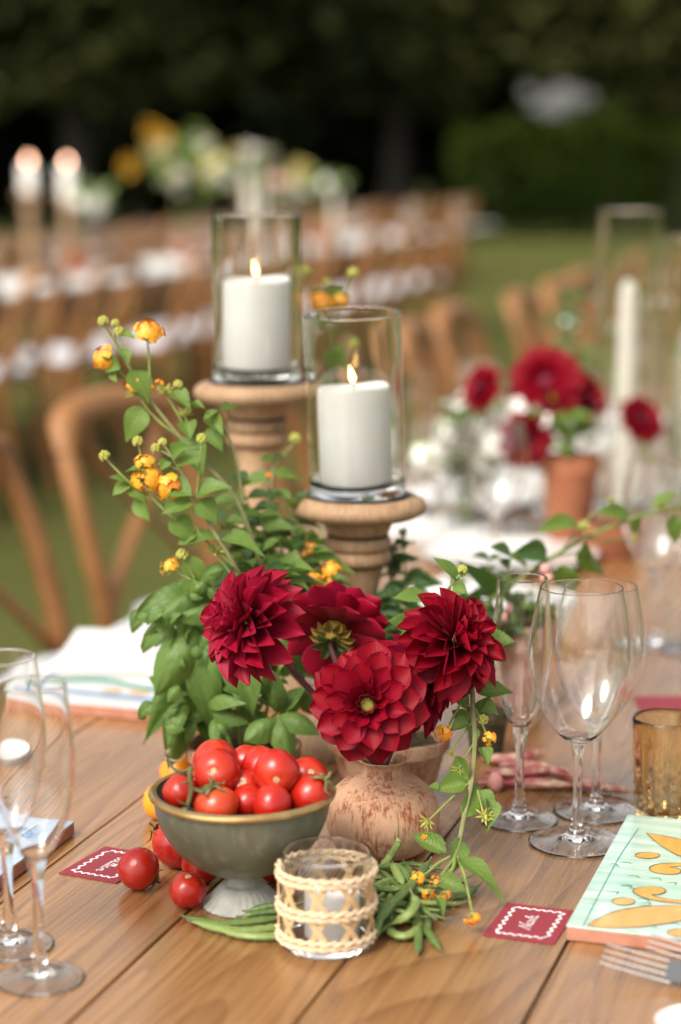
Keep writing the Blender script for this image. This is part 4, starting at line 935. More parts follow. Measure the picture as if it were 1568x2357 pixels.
# ---- arching branch, right
def q(x, y, Y=None):
    return P(x, y, interp([(1150, 2.0), (1350, 2.08), (1600, 2.16)], x) if Y is None else Y)
S = Sprig('long green branch arching right over the wine glasses', q(1080, 1440, 1.95), G1, 31)
S.stem([q(1080, 1440, 1.95), q(1130, 1380), q(1189, 1336), q(1272, 1282), q(1350, 1237), q(1437, 1200), q(1507, 1179), q(1580, 1163), q(1640, 1150)], .0026, .0017, 'stem')
S.stem([q(1275, 1280), q(1320, 1275), q(1360, 1270)], .0010, .0008); S.stem([q(1350, 1238), q(1400, 1243), q(1450, 1239)], .0011, .0009); S.stem([q(1290, 1270), q(1325, 1230), q(1365, 1180)], .0010, .0008); S.stem([q(1165, 1350), q(1172, 1310), q(1176, 1278)], .0012, .0009)
S.bud(q(1340, 1222), .010, (0, -.3, 1), None, True); S.bud(q(1454, 1239), .0072, (1, 0, .2), None, True); S.bud(q(1523, 1172), .010, (0, -.3, 1), None, True); S.bud(q(1408, 1155), .006, (0, 0, 1), q(1430, 1195), True)
for b, t, w, nh in (((1328, 1212), (1244, 1209), .026, (0, -.5, .9)), ((1258, 1272), (1184, 1272), .027, (0, -.7, .7)), ((1446, 1194), (1378, 1170), .024, (0, -.8, .5)), ((1452, 1196), (1482, 1226), .020, (0, -.8, .5)), ((1350, 1247), (1392, 1334), .026, (-.4, -.8, .2)), ((1295, 1300), (1308, 1375), .036, (0, -.9, .3)),
                    ((1553, 1138), (1498, 1153), .018, (0, -.6, .8)), ((1556, 1185), (1550, 1255), .022, (-.3, -.8, .2)), ((1176, 1282), (1135, 1252), .022, (0, -.6, .8)), ((1178, 1285), (1212, 1300), .018, (0, -.6, .8)), ((1170, 1310), (1148, 1290), .016, (0, -.6, .8)), ((1560, 1170), (1600, 1180), .02, (0, -.6, .7)),
                    ((1130, 1370), (1060, 1290), .022, (0, -.5, .9)), ((1140, 1370), (1150, 1310), .02, (0, -.8, .5)), ((1110, 1400), (1060, 1380), .022, (0, -.8, .5))):
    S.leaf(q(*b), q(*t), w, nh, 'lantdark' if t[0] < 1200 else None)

# ------------------------------------------------------------------ basil in its pot, and the pots behind
random.seed(71)
def pot(name, label, c, r, h, mat, soil=True, rim=.012, lean=(0, 0, 0)):
    t = thing('terracotta_pot', label, 'plant pot', c, lean)
    pr = [(0, 0), (r * .70, 0), (r * .72, .002), (r * .93, h - rim), (r * .935, h - rim + .0008), (r, h - rim + .001), (r * 1.01, h - .002), (r * .99, h), (r * .92, h), (r * .905, h - .004), (r * .86, h - .013), (0, h - .013)]
    MB().lathe(pr, 56, fn=lambda rr_, z, a: (rr_ * (1 + .008 * math.sin(3 * a)), z + (.0012 * math.sin(5 * a + 1) if z > h - .005 else 0))).build('pot_wall', MT[mat], t, angle=50)
    if soil:
        s_ = MB().lathe([(0, h - .006), (r * .4, h - .007), (r * .88, h - .010)], 40, fn=lambda rr_, z, a: (rr_, z + .003 * math.sin(7 * a + rr_ * 300)))
        for k in range(70):
            a = rnd(0, 6.28); d = rnd(0, .8) * r; p_ = V((math.cos(a) * d, math.sin(a) * d, h - .008)); s_.tube([p_, p_ + V((rnd(-.008, .008), rnd(-.008, .008), rnd(.002, .008))), p_ + V((rnd(-.014, .014), rnd(-.014, .014), rnd(-.002, .006)))], [.0007, .0007, .0004], 4, 2)
        s_.build('soil', MT['soil'], t)
    return t
pb = T(560, 1828); pbH = P(558, 1712, pb.y).z - TZ
pot('p', 'weathered terracotta pot holding the basil', pb, 134 * mpp(P(558, 1712, pb.y)), pbH, 'pot')
basil = thing('basil_plant', 'bushy green basil plant behind the bowl of tomatoes', 'basil', V((pb.x, pb.y, TZ + pbH - .012)))
br = V(basil.location); PY = pb.y
def bq(x, y, d=0): return P(x, y, PY + d)
BASIL = [  # base x,y,d, tip x,y,d, width px
    (455, 1440, -.02, 355, 1588, -.05, 105), (490, 1455, -.02, 440, 1650, -.05, 95), (575, 1475, -.03, 563, 1640, -.06, 112), (500, 1350, 0, 325, 1420, -.03, 70), (590, 1330, 0, 470, 1420, -.03, 105), (500, 1310, .02, 545, 1290, .01, 60),
    (545, 1330, .03, 450, 1345, 0, 85), (610, 1420, -.01, 665, 1500, -.04, 95), (640, 1390, .02, 690, 1450, 0, 70), (560, 1410, -.01, 420, 1390, -.045, 60), (430, 1510, 0, 460, 1700, -.03, 62), (420, 1600, -.01, 325, 1700, -.03, 48), (430, 1620, -.02, 372, 1690, -.05, 52),
    (440, 1640, -.01, 375, 1760, -.03, 42), (395, 1565, 0, 345, 1660, -.02, 42), (640, 1655, -.05, 568, 1690, -.075, 70), (635, 1650, -.05, 660, 1735, -.08, 62), (645, 1645, -.05, 728, 1670, -.07, 60), (635, 1640, -.04, 620, 1560, -.05, 55), (650, 1640, -.03, 690, 1570, -.03, 52),
    (480, 1620, -.03, 545, 1590, -.06, 46), (490, 1640, -.03, 560, 1650, -.05, 48), (500, 1650, -.03, 500, 1705, -.06, 40), (520, 1600, 0, 590, 1560, -.02, 60), (470, 1560, .01, 520, 1500, 0, 60), (450, 1660, -.02, 420, 1700, -.03, 30), (330, 1405, .02, 300, 1445, .01, 36), (440, 1370, .02, 330, 1370, 0, 50),
    (600, 1300, .04, 660, 1330, .03, 70), (660, 1500, .02, 700, 1560, 0, 60), (590, 1550, .02, 640, 1600, .01, 60), (420, 1470, .03, 370, 1520, .02, 60), (540, 1480, .03, 600, 1500, .03, 80), (400, 1440, .02, 345, 1475, .02, 40), (480, 1400, .04, 420, 1330, .03, 70), (690, 1590, 0, 740, 1640, -.01, 50), (500, 1690, -.04, 470, 1740, -.05, 30)]
rg = random.Random(8)
for bx_, by_, bd, tx_, ty_, td, wd in BASIL:
    b, t_ = bq(bx_, by_, bd), bq(tx_, ty_, td)
    dn = V((rg.uniform(-.25, .25), -.62 if ty_ > by_ else -.45, .62 if ty_ > by_ else .85))
    leaf(basil, br, BL, b, t_, wd * mpp(b) * .98, dn, 'basil', rg)
for (x, y, d) in ((470, 1450, 0), (575, 1460, 0), (540, 1330, .02), (640, 1640, -.03), (430, 1600, -.01), (610, 1410, 0), (490, 1620, -.02), (660, 1500, .02), (420, 1400, .02)):
    p1 = bq(x, y, d) - br; p0 = V((p1.x * .3, p1.y * .3 + .0, 0)); MB().tube([p0, (p0 + p1) / 2 + V((0, 0, .01)), p1], [.0022, .0018, .0012], 7).build('stem', MT['stem'], basil)
for k in range(110):   # the leaves that fill the bush
    x, y = rg.uniform(395, 690), rg.uniform(1340, 1690); d = rg.uniform(-.025, .06); p1 = bq(x, y, d); a = rg.uniform(0, 6.28); L = rg.uniform(.018, .036) * (1 if y < 1550 else .62)
    if y > 1600 and x < 440: continue
    leaf(basil, br, BL, p1, p1 + V((math.cos(a), -abs(math.sin(a)) * .5, rg.uniform(-.6, .4))) * L, L * .68, (rg.uniform(-.3, .3), -.6, .7), 'basil', rg)
for k in range(60):   # small cupped leaves at the tips
    cx_, cy_ = rg.choice([(360, 1410), (430, 1360), (500, 1330), (400, 1560), (370, 1660), (480, 1600), (560, 1600), (640, 1600), (660, 1460), (610, 1350), (540, 1640), (440, 1480)])
    x, y = cx_ + rg.gauss(0, 22), cy_ + rg.gauss(0, 22); p1 = bq(x, y, rg.uniform(-.045, -.01)); a = rg.uniform(0, 6.28); L = rg.uniform(.012, .021)
    leaf(basil, br, BL[:3], p1, p1 + V((math.cos(a), -.35, math.sin(a) * .7)) * L, L * .72, (rg.uniform(-.4, .4), -.6, .7), 'basil', rg)
pc = T(895, 1832)
pot('p', 'mossy terracotta pot behind the bud vase', pc, .056, P(885, 1690, pc.y).z - TZ, 'pot')
pd_ = T(1190, 1640)
pot('p', 'pink terracotta pot seen through the slim wine glass', pd_, .034, .098, 'potpink', rim=.028)
pe = T(1120, 1735); pot('p', 'dark brown pot behind the trailing sprig', pe, .022, .045, 'soil', False)
S = bush('sprig of soft green leaves in the pink pot', V((pd_.x, pd_.y, TZ + .09)), [(1160, 1340, pd_.y), (1215, 1370, pd_.y), (1240, 1400, pd_.y), (1190, 1400, pd_.y - .02)], 2.3, 18, .028, 'lant', nl=5)
for x, y in ((880, 1392), (908, 1402), (893, 1436), (1150, 1420), (1165, 1400), (1255, 1310), (1262, 1330), (870, 1375)):
    tag(MB().sphere((0, 0, 0), .0052, 10, 8, (1, 1, 1.1)).build('pink_berry', MT['pinkpet'], None, loc=P(x, y, 2.02)), 'small pink berry among the leaves behind the dahlias', 'berry', 'pink berries')

# ------------------------------------------------------------------ woven votive
random.seed(81)
oc = T(752, 2172); OY = oc.y; ok_ = mpp(oc); OR = 104 * ok_; OH = P(752, 1958, OY).z - TZ
vo = thing('votive_holder', 'small glass votive wrapped in woven cane and raffia', 'votive holder', oc)
pr = [(0, 0), (OR * .93, 0), (OR * .985, .0012), (OR, .004), (OR, .0055), (OR, OH * .5), (OR, OH - .0034), (OR, OH - .0020)] + [(OR - .0009 + .0010 * math.cos(a), OH - .0012 + .0012 * math.sin(a)) for a in [math.pi * j / 8 for j in range(9)]] + [(OR - .0018, OH - .0020), (OR - .0018, OH - .0034), (OR - .0018, OH * .5), (OR - .0018, .013), (OR - .0018, .0115), (OR - .0026, .009), (OR - .005, .007), (0, .0065)]
MB().lathe(pr, 72).build('glass_wall', MT['vglass'], vo)
def band(z, nm='raffia_band'):
    first = None
    for row in (0, 1):
        for s_ in (0, 1):
            n = 120; m = 13; pts = []
            for i in range(n + 1):
                a = 2 * math.pi * i / n; ph = m * a + s_ * math.pi + row * 1.2
                pts.append(((OR + .0024 + .0012 * math.cos(ph)) * math.cos(a), (OR + .0024 + .0012 * math.cos(ph)) * math.sin(a), z + (row - .5) * .0043 + .0012 * math.sin(ph) * (1 if row else -1) + .0005 * math.sin(3 * a)))
            o = MB().tube(pts, [.00130 + .0003 * math.sin(i * 1.3) for i in range(n + 1)], 7, 1, cap=False).build(nm if first is None else 'strand', MT['rattan'], vo if first is None else first)
            first = first or o
zt, zm, zb = OH - .0145, OH * .455, .0105
for z in (zt, zm, zb): band(z)
def strip(a0, a1, z0, z1, off):
    n = 10; vs, fs = [], []; hw = .0023
    for i in range(n + 1):
        f = i / n; a = a0 + (a1 - a0) * f; z = z0 + (z1 - z0) * f; r_ = OR + off + .0004 * math.sin(f * math.pi)
        for sgn in (-1, 1):
            for rr_ in (0, .0009):
                aa = a + sgn * hw / OR; vs.append(((r_ + rr_) * math.cos(aa), (r_ + rr_) * math.sin(aa), z))
    for i in range(n):
        b = i * 4
        for p_, q_ in ((0, 1), (1, 3), (3, 2), (2, 0)): fs.append((b + p_, b + q_, b + 4 + q_, b + 4 + p_))
    MB().add(vs, fs).build('cane_strip', MT['cane'], vo)
NS = 9
for k in range(NS):
    a = 2 * math.pi * k / NS + .35; da = 2 * math.pi / NS * .62
    for z0, z1 in ((zm, zt), (zb, zm)):
        strip(a - da / 2 + rnd(-.03, .03), a + da / 2 + rnd(-.03, .03), z0, z1, .0004); strip(a + da / 2 + rnd(-.03, .03), a - da / 2 + rnd(-.03, .03), z0, z1, .0014)
tl = thing('tea_candle', 'small white candle standing inside the woven votive', 'candle', oc + V((.004, 0, .0071)))
MB().lathe([(0, 0), (.0195, 0), (.0205, .001), (.0205, .034), (.0195, .0352), (.017, .0345), (0, .0335)], 40).build('wax_body', MT['wax'], tl)
MB().tube([(0, 0, .033), (.0003, 0, .037), (.0009, 0, .0395)], [.0007, .0007, .0005], 6).build('wick', MT['wick'], tl)

# ------------------------------------------------------------------ green beans
random.seed(91)
GB = 'green beans on the table'
def bean(pts, r, label, mat='bean', tail=True):
    r *= .78
    pts = [V(p) for p in pts]; c = pts[len(pts) // 2].copy(); t = thing('green_bean', label, 'green bean', c, (0, 0, 0), GB)
    n = len(pts); L = catmull(pts, 8); m = len(L)
    rad = [r * min(1, (.30 + 4.5 * min(i, m - 1 - i) / m)) * (1 + .09 * math.sin(i * 2.1 + c.x * 900)) for i in range(m)]
    MB().tube([p - c for p in L], rad, 9, 1, flat=.85).build('pod', MT[mat], t)
    if tail:
        d = (L[-1] - L[-2]).normalized(); e = L[-1] - c
        MB().tube([e, e + d * .005 + V((0, 0, .0008)), e + d * .010 + V((0, 0, .0025))], [rad[-1] * .95, r * .22, r * .08], 6, 3).build('tip', MT['beantip'], t)
        d = (L[0] - L[1]).normalized(); e = L[0] - c
        MB().tube([e, e + d * .0035, e + d * .006 + V((0, 0, .001))], [rad[0] * .95, r * .30, r * .28], 6, 3).build('tip', MT['beantip'], t)
    return t
def bt(x, y, z): return T(x, y, TZ + z)
HEAP = 'green bean in the tangled heap between the woven votive and the vase'
# the ones that can be told apart
bean([bt(880, 2085, .006), bt(892, 2135, .005), bt(925, 2155, .005), bt(958, 2138, .006), bt(965, 2085, .010)], .0048, 'pale curled green bean at the front of the heap', 'beanpale')
bean([bt(948, 2085, .012), bt(970, 2120, .006), bt(992, 2155, .0045), bt(1012, 2184, .0045)], .0042, 'green bean pointing right towards the burgundy card')
bean([bt(944, 2095, .012), bt(962, 2130, .006), bt(963, 2170, .0045), bt(962, 2192, .0045)], .0040, 'green bean pointing straight to the front of the heap')
bean([bt(955, 2085, .014), bt(978, 2105, .009), bt(988, 2140, .006)], .0036, HEAP)
bean([bt(985, 2030, .006), bt(1040, 2032, .006), bt(1075, 2022, .006)], .0045, 'upper one of two pale beans lying right of the heap', 'beanpale')
bean([bt(1010, 2062, .0045), bt(1060, 2062, .0045), bt(1100, 2040, .0045)], .0048, 'lower one of two beans lying right of the heap')
bean([bt(872, 2000, .012), bt(895, 1975, .018), bt(914, 1945, .03), bt(916, 1928, .036)], .0042, 'bean standing up against the round vase', 'beanpale')
bean([bt(868, 1998, .012), bt(905, 1993, .02), bt(930, 2005, .022), bt(940, 2030, .02)], .0040, 'bean arching along the back of the heap')
bean([bt(905, 1990, .02), bt(915, 2010, .024), bt(928, 2035, .022)], .0046, HEAP, 'beanpale')
bean([bt(990, 1980, .016), bt(960, 2020, .022), bt(925, 2060, .024), bt(875, 2095, .022)], .0046, 'long bean lying across the top of the heap')
bean([bt(955, 2035, .024), bt(930, 2055, .026), bt(900, 2085, .022), bt(870, 2125, .016)], .0044, HEAP)
bean([bt(868, 2040, .018), bt(895, 2048, .022), bt(925, 2045, .024), bt(960, 2030, .02)], .0040, HEAP)
bean([bt(950, 2060, .026), bt(957, 2080, .022), bt(940, 2105, .020), bt(905, 2125, .012)], .0046, 'short thick bean bent over the front of the heap', 'beanpale')
bean([bt(870, 2080, .02), bt(880, 2095, .022), bt(870, 2130, .014), bt(862, 2160, .008)], .0040, HEAP)
for k in range(44):
    x, y = random.gauss(922, 30), random.gauss(2066, 34); x = min(max(x, 874), 975); y = min(max(y, 2010), 2130)
    a = random.gauss(1.0, .9); L = rnd(.022, .040); hz = max(.0040, .020 * math.exp(-((x - 918) / 52) ** 2 - ((y - 2062) / 58) ** 2)) * rnd(.3, 1.0)
    c = bt(x, y, hz); d = V((math.cos(a), math.sin(a), 0)); s_ = V((-math.sin(a), math.cos(a), 0)) * rnd(-.016, .016)
    pts = [c - d * L, c - d * L * .45 + s_ * .7 + V((0, 0, .002)), c + s_ + V((0, 0, .003)), c + d * L * .5 + s_ * .6 + V((0, 0, .002)), c + d * L]
    for p in pts: p.z = max(p.z, TZ + .0036)
    bean(pts, rnd(.0027, .0035), HEAP, random.choice(['bean', 'bean', 'bean', 'beanpale']))
bean([bt(432, 2112, .0050), bt(500, 2126, .0048), bt(570, 2122, .0048), bt(660, 2110, .005)], .0044, 'upper of the two long beans left of the woven votive')
bean([bt(445, 2122, .0045), bt(520, 2140, .0045), bt(580, 2142, .0045), bt(670, 2130, .0045)], .0050, 'lower of the two long beans left of the woven votive', 'beanpale')
bean([bt(500, 2138, .0045), bt(560, 2153, .0045), bt(610, 2156, .0045), bt(680, 2150, .0045)], .0046, 'front bean left of the woven votive', 'beanpale')
bean([bt(575, 2095, .006), bt(620, 2085, .009), bt(670, 2080, .010)], .0040, 'short bean behind the woven votive')
bean([bt(560, 2108, .008), bt(600, 2100, .009), bt(660, 2095, .010)], .0038, 'thin bean behind the woven votive, in front of the bowl foot')

# pink speckled pods behind the glasses
random.seed(95)
for i, (a, b, c_, r) in enumerate((((1105, 1742), (1170, 1748), (1250, 1728), .0068), ((1110, 1775), (1190, 1778), (1300, 1768), .0066), ((1095, 1800), (1190, 1800), (1330, 1808), .0072), ((1180, 1790), (1300, 1790), (1400, 1815), .0064), ((1300, 1800), (1390, 1812), (1460, 1822), .0055), ((1150, 1760), (1230, 1762), (1330, 1790), .006))):
    p = [T(x, y, TZ + r + (.010 if i in (1, 5) else 0)) for x, y in (a, b, c_)]; o = p[1].copy(); L = catmull([v - o for v in p], 6); m = len(L)
    tag(MB().tube(L, [r * min(1, .2 + 3 * min(k, m - 1 - k) / m) * (1 + .10 * math.sin(k * 2.1)) for k in range(m)], 10, 1, flat=.8).build('borlotti_pod', MT['pod'], None, loc=o), 'pink speckled bean pod, %s' % ['topmost of the pile behind the slim glass', 'second from the top of the pile', 'lowest pod at the front of the pile', 'pod reaching behind the front wine glass', 'rightmost pod tip near the amber tumbler', 'pod lying crosswise on the pile'][i], 'bean pod', 'pink bean pods')
tag(MB().sphere((0, 0, 0), .0085, 14, 10, (.9, .9, 1.1)).build('pink_bulb', MT['pinkpet'], None, loc=T(1140, 1822) + V((0, 0, .009))), 'small pink bulb in front of the pods', 'bulb')

# ------------------------------------------------------------------ glassware
def wine_mesh(H, foot, bowl_r, rim_r, zb, stem=.0042, th=.0007, zmax=.45, seg=64):
    """zb: height where the bowl starts; zmax: fraction of the bowl height where it is widest"""
    hb = H - zb; bw = [(0.0, .10), (.025, .22), (.07, .40), (.17, .65), (.31, .86), (.44, .97), (.54, 1.0), (.68, .975), (.84, .90), (1, rim_r / bowl_r)]
    out = catmull([(bowl_r * b, zb + hb * a, 0) for a, b in bw], 4)
    ft = [(foot, .0012, 0), (foot * .98, .0022, 0), (foot * .75, .0030, 0), (foot * .45, .0048, 0), (foot * .22, .0088, 0), (stem * 1.25, .017, 0), (stem * .95, .030, 0), (stem * .85, zb * .6, 0), (stem, zb - .014, 0), (stem * 1.4, zb - .005, 0)]
    o = catmull(ft, 3)[:-1]
    pr = [(0, .0046), (foot * .15, .0042), (foot * .4, .0028), (foot * .7, .0013), (foot * .90, .0004), (foot * .95, 0), (foot * .985, .0002), (foot, .0006)] + [(p.x, p.y) for p in o] + [(max(p.x, stem * 1.6), p.y) for p in out[:-1]] + [(out[-1].x + (out[-2].x - out[-1].x) * f / (H - out[-2].y), H - f) for f in (.0016, .0008)] + [(rim_r, H)]
    inn = [(rim_r - th, H)] + [(out[-1].x - th + (out[-2].x - out[-1].x) * f / (H - out[-2].y), H - f) for f in (.0008, .0016)] + [(max(p.x - th, 0), p.y) for p in reversed(out[:-1])]
    inn = [(rim_r - th * .5 + th * .5 * math.cos(a), H + .0005 * math.sin(a)) for a in [math.pi * j / 6 for j in range(1, 6)]] + [(x, z) for x, z in inn if z > zb + hb * .055]
    pr += inn + [(bowl_r * .22, zb + hb * .042), (0, zb + hb * .036)]
    return MB().lathe(pr, seg).mesh('wine_glass')
def wglass(me, loc, label, group='wine glasses', mat='glass'):
    o = mo('wine_glass', me, MT[mat]); o.location = loc; return tag(o, label, 'wine glass', group)
gl = T(1322, 1940); h1 = P(1336, 1352, gl.y).z - TZ; k1 = mpp(gl)
kb = mpp(P(1332, 1518, gl.y))
WG = wine_mesh(h1, 111 * k1, 119.5 * kb, 95 * kb, P(1330, 1714, gl.y).z - TZ)
wglass(WG, gl + V((.002, 0, 0)), 'large wine glass nearest the painted green tile')
g2 = T(1372, 1868); w2 = wglass(WG, g2, 'large wine glass standing behind the front one on the right'); w2.scale = [(P(1372, 1349, g2.y).z - TZ) / h1] * 3
g3 = T(1195, 1888); k3 = mpp(P(1198, 1480, g3.y))
SG = wine_mesh(P(1198, 1330, g3.y).z - TZ, 90 * mpp(g3), 68 * k3, 58 * k3, P(1195, 1682, g3.y).z - TZ, zmax=.40)
wglass(SG, g3, 'slim wine glass left of the two large ones')
wglass(WG, T(1508, 1484), 'blurred wine glass further down the table on the right'); wglass(WG, T(1600, 1500), 'blurred wine glass at the right edge, further down the table')
l1 = T(92, 2255); wglass(wine_mesh(P(78, 1575, l1.y).z - TZ, 102 * mpp(l1), 92 * mpp(P(80, 1760, l1.y)), 78 * mpp(P(80, 1575, l1.y)), P(86, 1990, l1.y).z - TZ), l1, 'wine glass at the lower left, the nearer one')
l2 = T(22, 2178); wglass(wine_mesh(P(20, 1512, l2.y).z - TZ, 102 * mpp(l2), 98 * mpp(P(20, 1720, l2.y)), 80 * mpp(P(20, 1512, l2.y)), P(20, 1930, l2.y).z - TZ), l2, 'wine glass at the left edge, behind the nearer one')
for i, (x, y) in enumerate(((1010, 1250), (1140, 1330), (1075, 1190), (1185, 1215), (960, 1160), (1100, 1120), (1240, 1180))):
    wglass(WG if i % 2 else SG, T(x, y), 'blurred wine glass in the middle of the table, %s' % ['left of the white flowers', 'in front of the white flowers', 'behind the folded napkins', 'beside the red flower pot', 'behind the front candle', 'by the far chairs', 'before the red flower pot'][i])
# amber tumbler
random.seed(97)
am = T(1530, 1884); ah = P(1530, 1650, am.y).z - TZ; ar = 80 * mpp(P(1530, 1650, am.y)); ab = 66 * mpp(am)
def facet(r, z, a):
    f = abs(math.sin(6 * a)); w = max(0, min(1, (ah * .80 - z) / .006)) * (1 if z > .004 else .4)
    dots = .035 * math.sin(12 * a) * math.sin(z * 520) if z < ah * .45 else 0
    return (r * (1 + w * (.075 * (f - .6) + dots)), z)
pr = [(0, 0), (ab * .95, 0), (ab, .002)] + [(ab + (ar - ab) * (i / 24), .002 + (ah - .003) * i / 24) for i in range(1, 25)] + [(ar - .0012, ah), (ar - .0026, ah - .001)] + [(ar - .003 - (ar - ab) * i / 10, ah - (ah - .010) * i / 10) for i in range(1, 11)] + [(ab * .6, .0085), (0, .0085)]
mtb = MB(); np_ = 27
mtb.lathe(pr[:np_], 96, fn=facet); m2 = MB().lathe(pr[np_ - 1:], 96); mtb.add(m2.v, m2.f)
tmb = mtb.build('amber_tumbler', MT['amber'], None, loc=am); bpy.context.view_layer.update()
bm = bmesh.new(); bm.from_mesh(tmb.data); bmesh.ops.remove_doubles(bm, verts=bm.verts, dist=1e-5); bm.to_mesh(tmb.data); bm.free()
tag(tmb, 'amber pressed glass tumbler behind the painted tile', 'tumbler')

# ------------------------------------------------------------------ cards, tiles, napkins, cutlery
def poly2(pts, z, name, mat, parent):
    MB().add([(x, y, z) for x, y in pts], [tuple(range(len(pts)))]).build(name, mat, parent, smooth=False)
def ribbon(pts, w, z, name, mat, parent, closed=False, sm=4, flatten=False):
    P2 = catmull([(x, y, 0) for x, y in pts], sm) if sm > 1 else [V((x, y, 0)) for x, y in pts]
    n = len(P2); vs, fs = [], []
    for i, p in enumerate(P2):
        t_ = (P2[min(i + 1, n - 1)] - P2[max(i - 1, 0)]); t_ = t_.normalized() if t_.length > 1e-9 else V((1, 0, 0)); nn = V((-t_.y, t_.x, 0))
        ww = w(i / (n - 1)) if callable(w) else w
        vs += [p + nn * ww / 2 + V((0, 0, z)), p - nn * ww / 2 + V((0, 0, z))]
    for i in range(n - 1): fs.append((2 * i, 2 * i + 1, 2 * i + 3, 2 * i + 2))
    return MB().add(vs, fs).build(name, mat, parent, smooth=False)
GLY = {'N': ([[(0, .05), (.05, 0), (.12, .1), (.24, .85), (.30, 1.0), (.36, .9), (.46, .2), (.52, .02), (.58, .2), (.70, .95), (.80, 1.1), (.88, 1.05)]], .72),
       'W': ([[(-.05, .9), (.05, 1.02), (.12, .9), (.14, .3), (.22, .02), (.34, .3), (.46, .95), (.46, .4), (.54, .02), (.68, .35), (.80, 1.0), (.92, 1.05)]], .78),
       'i': ([[(0, .08), (.08, .42), (.10, .1), (.16, 0), (.24, .1)], [(.14, .62), (.16, .66)]], .24), 'c': ([[(.26, .36), (.18, .44), (.06, .32), (.04, .12), (.12, 0), (.22, .03), (.32, .14)]], .31),
       'o': ([[(.22, .42), (.08, .36), (.04, .14), (.12, 0), (.24, .08), (.27, .28), (.20, .42), (.24, .34), (.36, .36)]], .36), 'l': ([[(0, .08), (.14, .5), (.24, .95), (.18, 1.02), (.11, .8), (.10, .2), (.15, 0), (.24, .08)]], .24),
       'a': ([[(.26, .38), (.16, .44), (.05, .30), (.05, .08), (.13, .0), (.22, .12), (.27, .40), (.25, .12), (.31, 0), (.40, .08)]], .40), 'm': ([[(0, .08), (.07, .42), (.09, 0), (.12, .26), (.20, .43), (.24, .3), (.24, 0), (.28, .26), (.36, .43), (.40, .3), (.40, .06), (.46, 0), (.60, .12)]], .5)}
def write(text, cx, cy, h, parent, z, tail=True):
    WX = 1.45; wd = sum(GLY[c][1] for c in text) * h * WX; x = cx - wd / 2
    for ch in text:
        for st in GLY[ch][0]:
            ribbon([(x + (a * WX + .25 * b) * h, cy + b * h * (1.0 if ch in 'NWl' else 1.25)) for a, b in st], lambda f: h * (.050 + .060 * abs(math.sin(f * 9))), z, 'letter', MT['ink'], parent, sm=5)
        x += GLY[ch][1] * h * WX
def wavy_border(wx, wy, parent, z, amp, n):
    pts = []
    cs = [(-wx, -wy), (wx, -wy), (wx, wy), (-wx, wy)]
    for i in range(4):
        a, b = V(cs[i]), V(cs[(i + 1) % 4]); d = (b - a); nn = V((-d.y, d.x)).normalized(); k = n
        for j in range(k * 8): f = j / (k * 8); p = a + d * f + nn * amp * math.sin(f * k * 2 * math.pi + i); pts.append((p.x, p.y))
    pts.append(pts[0])
    ribbon(pts, lambda f: .0019 + .0007 * math.sin(f * 240), z, 'wavy_border', MT['ink'], parent, sm=1)
def place_card(c, w, h, rot, text, label, ty):
    t = thing('place_card', label, 'place card', c, (0, 0, rot), 'burgundy place cards')
    MB().box((-w / 2, -h / 2, .0003), (w / 2, h / 2, .0010), 0).build('card_stock', MT['card'], t, smooth=False)
    wavy_border(w / 2 - .0085, h / 2 - .0085, t, .0012, .0014, 6); write(text, 0, -.003, .0095, t, .0012); return t
cc = [T(x, y) for x, y in ((1166, 2081), (1328, 2098), (1276, 2174), (1110, 2157))]
cw = ((cc[0] - cc[3]).length + (cc[1] - cc[2]).length) / 2; chh = ((cc[1] - cc[0]).length + (cc[2] - cc[3]).length) / 2
ctr = sum(cc, V()) / 4; dirx = (cc[0] - cc[3] + cc[1] - cc[2]); rotc = math.atan2(dirx.y, dirx.x)
place_card(ctr, cw, chh, rotc, 'Nicola', 'burgundy place card with a white wavy border beside the green tile', 0)
c0 = [T(x, y) for x, y in ((134, 2012), (243, 1950))]; dx_ = c0[0] - c0[1]; rl = math.atan2(dx_.y, dx_.x)
cl = (c0[0] + c0[1]) / 2 + V((math.cos(rl + math.pi / 2), math.sin(rl + math.pi / 2), 0)) * chh * .5
place_card(cl, cw, chh, rl, 'William', 'burgundy place card with a white wavy border under the split tomato', 0)

def tile(u, s, w, l, th, mat, label, z0=0.0, rot=0):
    t = thing('painted_tile', label, 'tile', W(u, s, TZ + z0), (0, 0, -TA + rot), 'painted ceramic tiles')
    MB().box((0, 0, .0003), (w, l, th - .0022), .0012).build('clay_body', MT['biscuit'], t, smooth=False)
    MB().box((-.0002, -.0002, th - .0021), (w + .0002, l + .0002, th), .0009).build('glaze', MT[mat], t, smooth=False)
    return t
TH = .0125
t1 = tile(1.468, -.277, .28, .278, TH, 'teal', 'green and yellow hand-painted tile at the right edge')
zt_ = TH + .0004
def us(x, y, z=TZ + TH):
    p = T(x, y, z); return (p.x * math.cos(TA) - p.y * math.sin(TA) + .277, p.x * math.sin(TA) + p.y * math.cos(TA) - 1.468)
def motif(pts, nm='painted_leaf', fill='paintY', ow=.0016):
    sm = [(p.x, p.y) for p in catmull([(x, y, 0) for x, y in pts], 5)]
    poly2(sm, zt_, nm, MT[fill], t1); ribbon(sm + [sm[0]], lambda f: ow * (.35 + .5 * abs(math.sin(f * 7))), zt_ + .0003, 'outline', MT['paintK'], t1, sm=1)
c8 = lambda x, y: us(994.3 + .3659 * x, 1767.6 + .3659 * y)
motif([c8(975, 995), c8(1050, 950), c8(1160, 905), c8(1300, 880), c8(1450, 870), c8(1600, 872), c8(1720, 890), c8(1600, 955), c8(1450, 985), c8(1280, 1005), c8(1120, 1010), c8(1000, 1000)])
